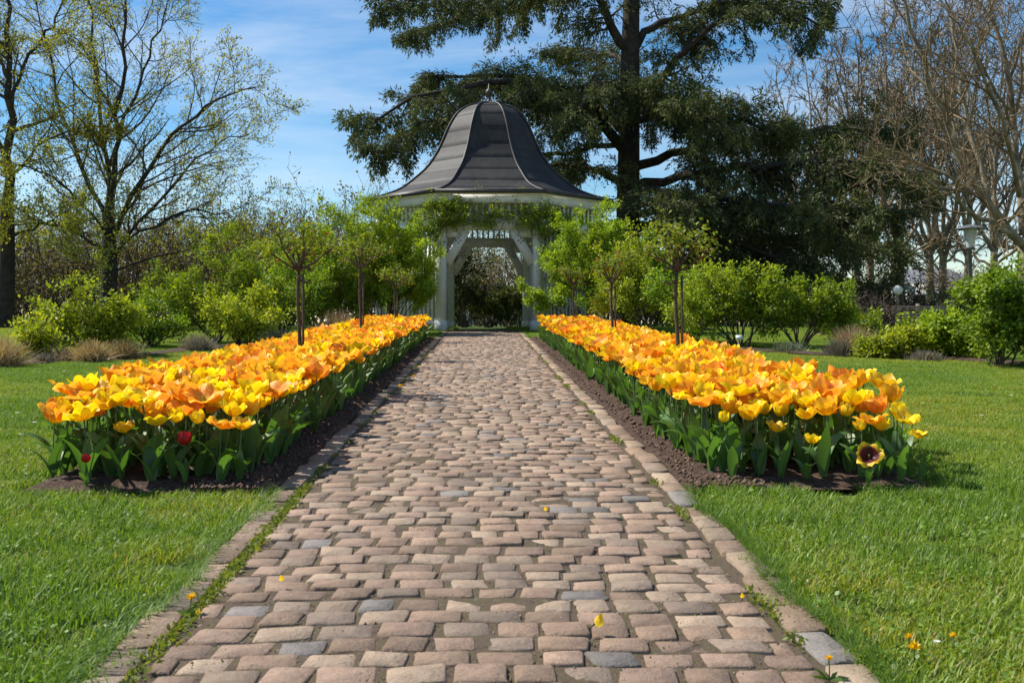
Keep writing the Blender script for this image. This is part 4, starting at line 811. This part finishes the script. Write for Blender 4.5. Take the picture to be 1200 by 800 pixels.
    for pts, r, lf in limbs:
        ln = smooth_line([Q(*p) for p in pts], 16); ln[1:-1] += rng.normal(0, 0.06, (14, 3)); rad = np.linspace(r, 0.035, 16); mb.tube(ln, rad, 8)
        LL = np.linalg.norm(np.diff(ln, axis=0), axis=1).sum(); n2 = int(LL * 3.0 * lf) + 4
        a, ra = spawn(ln[None], rad[None], n2, 0.22, 1.0, (1, 1), (45, 80), 7, 0.12, (0, 0, -0.055), flat=0.93, rr=0.35, minr=0.012, lpar=np.array([1.95 if lf < 1.3 else 2.3]), tl=0.4); L2s.append(a); R2s.append(ra)
    mb.build('trunk', M['bark_dark'], e, True)
    L2 = np.concatenate(L2s); R2 = np.concatenate(R2s)
    L3, R3 = spawn(L2, R2, 15, 0.1, 1.0, (0.28, 0.55), (35, 70), 5, 0.12, (0, 0, -0.27), flat=0.75, rr=0.5, minr=0.006, tl=0.35)
    tw = MB(); v, q = tubes(L2, R2, 3); tw.add(v, q); v, q = ribbons(L3, R3); tw.add(v, q); tw.build('branchlets', M['bark_dark'], e)
    L4 = np.concatenate([L3, L2[:, 2:]]); k = len(L4); per = 25
    t = uni(0.05, 1.05, k, per) * 4; i = np.clip(t.astype(int), 0, 3); w = (t - i)[..., None]; ii = np.arange(k)[:, None]
    p = L4[ii, i] * (1 - w) + L4[ii, i + 1] * w; tg = norm(L4[ii, i + 1] - L4[ii, i]); dd = tg * 1.0 + rnd(k, per, 3) * 0.42; dd[..., 2] -= 0.15
    p = (p + 0.03 * rnd(k, per, 3)).reshape(-1, 3); n = len(p)
    v, q = leaves(p, uni(0.16, 0.34, n), 0.20, dd.reshape(-1, 3), 0.05)
    tone = rep(rng.random((k, 1)), per).reshape(-1, 1) * 0.6 + 0.4 * rng.random((n, 1)); c = np.array([0.034, 0.056, 0.022]) * (1 - tone) + np.array([0.155, 0.170, 0.055]) * tone
    v = v.reshape(-1, 4, 3); v = np.stack([v[:, 1], v[:, 2], v[:, 3]], 1).reshape(-1, 3); obj('crown', mesh_np('crown', v, t=np.arange(len(v)).reshape(-1, 3), col=rep(c, 3), mats=[M['needle']]), e); rng = keep
cedar()

# ------------------------------------------------------------------ leafless and budding trees
def tree(name, label, px, d, limbs, seed, bark, twig, r0, n2=(9, 8, 6), lr2=2.6, leaf=None, nl=0, group=None, minr=0.006, up=0.05, trunk=None, lsz=(0.04, 0.09), ang=(25, 60), lf=1.0):
    global rng; keep = rng; rng = np.random.default_rng(seed)
    b = G(px, d); e = empty(name, b); tag(e, label, 'tree', group); Q = lambda x, y, o=0.0: P(x, y, d + o) - b
    tr = smooth_line([np.array([0, 0, -0.2])] + [Q(*p) for p in trunk], 14); rad = np.linspace(r0, r0 * 0.62, 14); rad[0] *= 1.35; mb = MB(); mb.tube(tr, rad, 10)
    A, RA = [], []
    for pts, r in limbs:
        r *= lf; l = smooth_line([Q(*p) for p in pts], 14); l[2:-1] += rng.normal(0, 0.05, (11, 3)); rr = np.linspace(r, r * 0.18, 14); mb.tube(l, rr, 7); A.append(l); RA.append(rr)
    mb.build('trunk', M[bark], e, True); A = np.array(A); RA = np.array(RA)
    L2, R2 = spawn(A, RA, n2[0], 0.15, 1.0, (0.25, 0.5), ang, 8, 0.13, (0, 0, up), rr=0.55, minr=minr * 1.8, tl=0.4)
    L3, R3 = spawn(L2, R2, n2[1], 0.15, 1.0, (0.3, 0.55), (25, 60), 6, 0.13, (0, 0, up), rr=0.5, minr=minr * 1.2, tl=0.4)
    L4, R4 = spawn(L3, R3, n2[2], 0.2, 1.0, (0.35, 0.6), (25, 60), 4, 0.13, (0, 0, up * 1.5), rr=0.5, minr=minr, tl=0.3)
    tw = MB()
    v, q = tubes(L2, R2, 4 if d < 40 else 3); tw.add(v, q)
    v, q = tubes(L3, R3, 3) if d < 35 else ribbons(L3, R3); tw.add(v, q)
    v, q = ribbons(L4, R4); tw.add(v, q)
    cr = tw.build('crown', M[twig], e, True)
    if leaf is not None:
        k = len(L4); per = max(1, nl // k); i = rng.integers(1, 4, (k, per)); p = (L4[np.arange(k)[:, None], i] + 0.07 * rnd(k, per, 3)).reshape(-1, 3); n = len(p)
        v, q = leaves(p, uni(lsz[0], lsz[1], n), 0.6, rnd(n, 3), 0.05); u = rng.random((n, 1)); obj('young_leaves', mesh_np('young_leaves', v, q, col=rep(leaf[0] * (1 - u) + leaf[1] * u, 4), mats=[M['leaf']]), cr)
    rng = keep; return e
BUD = (np.array([0.24, 0.27, 0.025]), np.array([0.50, 0.48, 0.06]))
tree('budding_tree', 'spreading tree in yellow green bud with several dark trunks on the left', 128, 32.0,
     [([(128, 300), (126, 230), (122, 150, .5), (110, 60, .8), (100, -40, 1)], 0.20), ([(128, 270), (134, 200), (140, 120, -.5), (146, 30, -.8), (150, -60, -1)], 0.20),
      ([(128, 290), (150, 240, -.6), (180, 190, -1.4), (210, 150, -2), (250, 122, -2.6), (300, 102, -3)], 0.17), ([(128, 310), (165, 260, .6), (215, 205, 1.4), (255, 170, 2), (292, 158, 2.4)], 0.13),
      ([(128, 300), (170, 270, -1), (220, 245, -2), (262, 250, -3), (285, 268, -3.4)], 0.10), ([(128, 260), (95, 190, .8), (70, 120, 1.6), (52, 40, 2.2), (40, -40, 2.8)], 0.15),
      ([(128, 320), (190, 300, 1), (240, 290, 2), (280, 296, 3)], 0.08), ([(128, 300), (80, 270, -1), (30, 262, -2), (-20, 270, -3)], 0.10), ([(126, 200), (160, 110, 1), (185, 40, 1.6), (205, -30, 2)], 0.12), ([(128, 280), (90, 230, -2), (40, 200, -3), (0, 190, -4)], 0.09)],
     101, 'bark_dark', 'twig', 0.30, n2=(16, 9, 7), leaf=BUD, nl=34000, minr=0.006, lf=0.55, lsz=(0.05, 0.095), trunk=[(127, 360), (128, 320), (128, 290), (127, 250)])
tree('ivy_tree', 'tall dark trunked tree at the left photo edge', 8, 30.0,
     [([(8, 250), (10, 150), (8, 50), (4, -80)], 0.26), ([(10, 210), (50, 170, .5), (90, 150, 1), (130, 150, 1.4)], 0.09), ([(8, 180), (-40, 120), (-90, 80)], 0.1), ([(9, 120), (40, 60, -.5), (70, 10, -1), (90, -50, -1)], 0.1), ([(8, 280), (50, 262, -1), (90, 270, -1.5), (120, 290, -2)], 0.08), ([(8, 90), (-20, 30, 1), (-40, -40, 1)], 0.1)],
     102, 'bark_dark', 'twig', 0.30, n2=(14, 9, 7), leaf=BUD, nl=27000, minr=0.006, lf=0.6, lsz=(0.05, 0.095), trunk=[(6, 370), (8, 300), (8, 250)])
def pl(name, label, px, d, limbs, seed, r0, trunk, **k): return tree(name, label, px, d, limbs, seed, 'bark_plane', 'twig_pale', r0, trunk=trunk, group='bare trees on the right', **{**dict(n2=(10, 8, 5), minr=0.010, up=0.06), **k})
pl('bare_tree', 'large bare tree with arching limbs at the right photo edge', 1203, 30.0,
   [([(1203, 290), (1180, 268, -.3), (1150, 225, -.8), (1112, 150, -1.2), (1085, 80, -1.6), (1062, 10, -2), (1050, -60, -2)], 0.20), ([(1200, 275), (1192, 180, .4), (1180, 90, .6), (1160, 0, .8), (1150, -70, 1)], 0.19), ([(1203, 280), (1225, 180), (1240, 60), (1250, -60)], 0.18),
    ([(1190, 275), (1160, 262, -1.5), (1120, 232, -2.6), (1075, 205, -3.4), (1040, 188, -4)], 0.12), ([(1160, 240, -.6), (1130, 120, .5), (1118, 50, 1), (1100, -40, 1.4)], 0.12), ([(1195, 230), (1170, 130, -2), (1140, 60, -3), (1110, 10, -3.6)], 0.11), ([(1200, 285), (1165, 310, 1), (1140, 330, 2), (1110, 335, 2)], 0.08)], 111, 0.36, [(1205, 345), (1204, 310), (1203, 280)], n2=(14, 10, 7), minr=0.007, lf=0.72)
for j, (px, d, top, sp, lab) in enumerate([(1055, 46, -20, 85, 'bare pale barked tree with leaning limbs above the ball lamp'), (1020, 52, 40, 70, 'slender bare tree behind the cedar tip'), (1003, 58, 70, 60, 'forked bare tree farthest left of the right hand row'), (1105, 50, -10, 80, 'bare tree behind the mushroom lamp'), (1165, 44, -30, 90, 'bare tree with twisting limbs right of the mushroom lamp'),
                                           (955, 62, 45, 75, 'tall bare tree crown rising behind the cedar'), (1090, 64, 30, 90, 'distant bare tree between the two lamps'), (1135, 60, 10, 80, 'distant bare tree above the mushroom lamp'), (905, 72, 95, 60, 'most distant bare crown over the cedar shoulder')]):
    g_ = random.Random(200 + j); by = 378 - (1.0 - 0.82) * 0 ; fk = 300 - 6 * (j % 3); lim = []
    for m in range(6):
        dx = (m - 2.5) / 2.5 * sp; t2 = top + abs(dx) * 0.9 + g_.uniform(0, 30); o = g_.uniform(-3, 3)
        lim.append(([(px, fk + g_.uniform(-15, 15)), (px + dx * 0.35 + g_.uniform(-8, 8), fk - (fk - t2) * 0.3, o * 0.3), (px + dx * 0.75 + g_.uniform(-8, 8), fk - (fk - t2) * 0.65, o * 0.7), (px + dx, t2, o)], 0.13 * d / 46))
    lim.append(([(px, fk + 20), (px - sp * 0.5, fk - 5, 1), (px - sp, fk + 5, 2)], 0.08)); lim.append(([(px, fk + 10), (px + sp * 0.5, fk - 20, -1), (px + sp, fk - 10, -2)], 0.08))
    pl('bare_tree', lab, px, d, lim, 300 + j, 0.24 * d / 46, [(px + 1, 360), (px, 330), (px, fk)], minr=0.0135 * d / 46, n2=(10, 8, 6) if d < 55 else (9, 7, 5), lf=0.8)
for j, (px, d, h, lab) in enumerate([(283, 95, 262, 'distant leafless tree at the skyline left of the climbing rose'), (322, 100, 268, 'distant leafless tree just above the nearest left standard rose'), (245, 90, 285, 'distant leafless tree above the large left shrub'), (200, 85, 290, 'distant leafless tree low behind the budding tree'), (360, 105, 275, 'distant leafless tree behind the climbing rose top')]):
    lim = [([(px, 350), (px + dx * 0.5, (350 + h) / 2), (px + dx, h + abs(dx) * 0.5)], 0.15) for dx in (-26, -14, -4, 6, 15, 26)]
    tree('distant_tree', lab, px, d, lim, 400 + j, 'bark_dark', 'twig', 0.25, n2=(7, 6, 5), minr=0.02, trunk=[(px, 372), (px, 350)], group='distant bare trees')

# ------------------------------------------------------------------ thickets and hedges
def thicket(name, label, x0, x1, d0, d1, h, n, seed, leafpal=None, nl=0, twig='twig', kind='stuff', cat='thicket'):
    global rng; keep = rng; rng = np.random.default_rng(seed); px = uni(x0, x1, n); d = uni(d0, d1, n); b = np.array([G(a, c) for a, c in zip(px, d)]); b[:, 2] -= 0.05
    dd = rnd(n, 3) * 0.45; dd[:, 2] = 1; A = grow(b, dd, h * uni(0.55, 1.05, n), 7, 0.16, (0, 0, 0.03)); RA = np.linspace(0.035, 0.012, 7)[None].repeat(n, 0)
    L2, R2 = spawn(A, RA, 9, 0.12, 1, (0.2, 0.45), (25, 70), 5, 0.18, (0, 0, 0.03), rr=0.6, minr=0.010, tl=0.3); L3, R3 = spawn(L2, R2, 5, 0.2, 1, (0.3, 0.6), (25, 70), 3, 0.15, (0, 0, 0.03), rr=0.6, minr=0.008, tl=0.3)
    mb = MB(); v, q = tubes(A, RA, 3); mb.add(v, q); v, q = ribbons(L2, R2); mb.add(v, q); v, q = ribbons(L3, R3); mb.add(v, q); o = mb.build(name, M[twig], None, True); tag(o, label, cat, kind=kind)
    if leafpal is not None:
        k = len(L3); per = max(1, nl // k); i = rng.integers(0, 3, (k, per)); p = (L3[np.arange(k)[:, None], i] + 0.1 * rnd(k, per, 3)).reshape(-1, 3); m = len(p); v, q = leaves(p, uni(0.07, 0.15, m), 0.65, rnd(m, 3), 0.05); u = rep(rng.random((k, 1)), per).reshape(-1, 1); f = obj('foliage', mesh_np('foliage', v, q, col=rep(leafpal[0] * (1 - u) + leafpal[1] * u, 4), mats=[M['leaf']]), o); f['kind'] = 'stuff'
    rng = keep; return o
thicket('bare_thicket', 'brown leafless thicket behind the left lawn', -60, 470, 36, 46, 5.2, 380, 501, (np.array([0.12, 0.10, 0.035]), np.array([0.24, 0.20, 0.06])), 38000)
thicket('far_woodland', 'dark twiggy woodland edge closing the view behind the left thicket', -120, 700, 52, 66, 7.0, 360, 502, (np.array([0.06, 0.055, 0.035]), np.array([0.15, 0.12, 0.06])), 42000)
thicket('hedge_brush', 'bare brush and hedging under the trees on the right', 800, 1330, 34, 44, 2.2, 170, 503, (np.array([0.05, 0.075, 0.02]), np.array([0.12, 0.13, 0.04])), 9000, 'twig')
thicket('far_brush', 'distant twiggy brush behind the bare trees on the right', 640, 1400, 60, 76, 3.4, 160, 504, (np.array([0.06, 0.06, 0.035]), np.array([0.13, 0.12, 0.06])), 18000, 'twig_pale')
shrub('garden_hedge', 'dark evergreen hedge seen through the gazebo opening', 573, 37.0, 4.6, 1.5, 1.4, 505, (np.array([0.05, 0.085, 0.02]), np.array([0.18, 0.21, 0.05])), 9000, lsz=(0.06, 0.11), group=None, cat='hedge')
shrub('garden_hedge', 'evergreen shrub left of the view through the gazebo', 545, 36.0, 2.0, 3.0, 1.4, 506, (np.array([0.03, 0.05, 0.015]), np.array([0.12, 0.14, 0.03])), 3600, lsz=(0.06, 0.11), group=None, cat='hedge')
thicket('bare_brush', 'bare brush behind the gazebo', 460, 800, 44, 50, 4.2, 190, 507, (np.array([0.12, 0.10, 0.05]), np.array([0.26, 0.22, 0.12])), 18000)
thicket('brown_hedge', 'brown twiggy hedge beside the slatted fence', 955, 1040, 24, 26, 1.15, 90, 508, None, 0, 'rose_stem')

# ------------------------------------------------------------------ fence, lamps, building
FD = 27.0
a = P(1034, 380, FD); b = P(1118, 380, FD + 1.0); a[2] = gz(a[1]); b[2] = gz(b[1]); e = empty('slatted_fence', a); tag(e, 'low fence of weathered horizontal boards behind the right shrubs', 'fence'); dv = b - a; ztop = float(P(1040, 358, FD)[2] - a[2])
for k in range(9):
    z = 0.06 + (ztop - 0.06) * k / 8.5; j = rng.normal(0, 0.006, 2); MB().bar(np.array([0, 0, z + j[0]]), dv + np.array([0, 0, z + j[1]]), 0.022, ztop / 9 * 0.72).build('board', M['fence_wood'], e)
for f in (0.02, 0.5, 0.98): MB().box(dv * f + np.array([0, 0.06, ztop / 2]), (0.08, 0.08, ztop + 0.1)).build('fence_post', M['fence_wood'], e)
b = G(1137, 30.0); e = empty('park_lamp', b); tag(e, 'grey park lamp with mushroom cap and frosted glass among bare trees', 'street lamp'); zt = float(P(1137, 263, 30)[2] - b[2]); k = 30 / 1200
MB().lathe([(0.09, 0), (0.09, 0.5), (0.055, 0.56), (0.05, zt - 30 * k), (0.12, zt - 29 * k), (0.14, zt - 27 * k), (0.10, zt - 26 * k)], 14).build('pole', M['lamp_metal'], e, True)
MB().lathe([(0.11, zt - 26.5 * k), (0.185, zt - 8 * k), (0.19, zt - 6 * k)], 16).build('glass_shade', M['glass'], e, True)
MB().lathe([(0.0, zt), (0.10, zt - 0.6 * k), (0.28, zt - 2.5 * k), (0.42, zt - 5 * k), (0.43, zt - 5.8 * k), (0.2, zt - 6 * k), (0.0, zt - 6 * k)], 24).build('cap', M['lamp_metal'], e, True)
b = G(1052, 31.0); e = empty('ball_lamp', b); tag(e, 'small park lamp with white glass ball beside the slatted fence', 'street lamp'); zc = float(P(1052, 340, 31)[2] - b[2])
MB().lathe([(0.05, 0), (0.035, 0.3), (0.03, zc - 0.15), (0.06, zc - 0.125), (0.06, zc - 0.10)], 12).build('pole', M['lamp_metal'], e, True)
aa = np.linspace(-math.pi / 2 * 0.9, math.pi / 2, 12); MB().lathe([(0.145 * math.cos(t), zc + 0.145 * math.sin(t)) for t in aa], 18).build('globe', M['glass'], e, True)
def house(px0, px1, ytop, yroof, d, label, nwin):
    a, b2 = G(px0, d), G(px1, d); e = empty('house', a); tag(e, label, 'house'); wv = b2 - a; wl = float(np.linalg.norm(wv[:2])); ht = float(P(px0, ytop, d)[2] - a[2]); hr = float(P(px0, yroof, d)[2] - a[2]); e.rotation_euler = (0, 0, math.atan2(wv[1], wv[0]))
    MB().box((wl / 2, 4, ht / 2), (wl, 8, ht)).build('wall', M['render_wall'], e)
    r = MB(); r.add(np.array([(-0.4, -0.4, ht), (wl + 0.4, -0.4, ht), (wl + 0.4, 8.4, ht), (-0.4, 8.4, ht), (1.5, 4, hr), (wl - 1.5, 4, hr)]), [(0, 1, 5, 4), (2, 3, 4, 5)], [(1, 2, 5), (3, 0, 4)]); r.build('roof', M['slate'], e)
    for k in range(nwin):
        x = wl * (k + 0.5) / nwin; w = MB().box((x, -0.02, ht * 0.55), (1.3, 0.12, 1.5)).build('window', M['white'], e); MB().box((x, -0.095, ht * 0.55), (1.1, 0.03, 1.3)).build('pane', M['pane'], w)
house(1062, 1150, 333, 312, 95, 'pale house glimpsed behind the bare trees on the right', 3)
house(985, 1040, 352, 340, 105, 'low grey roofed house behind the cedar tip', 2)
house(510, 640, 352, 333, 80, 'low pale building glimpsed through the gazebo opening', 4)
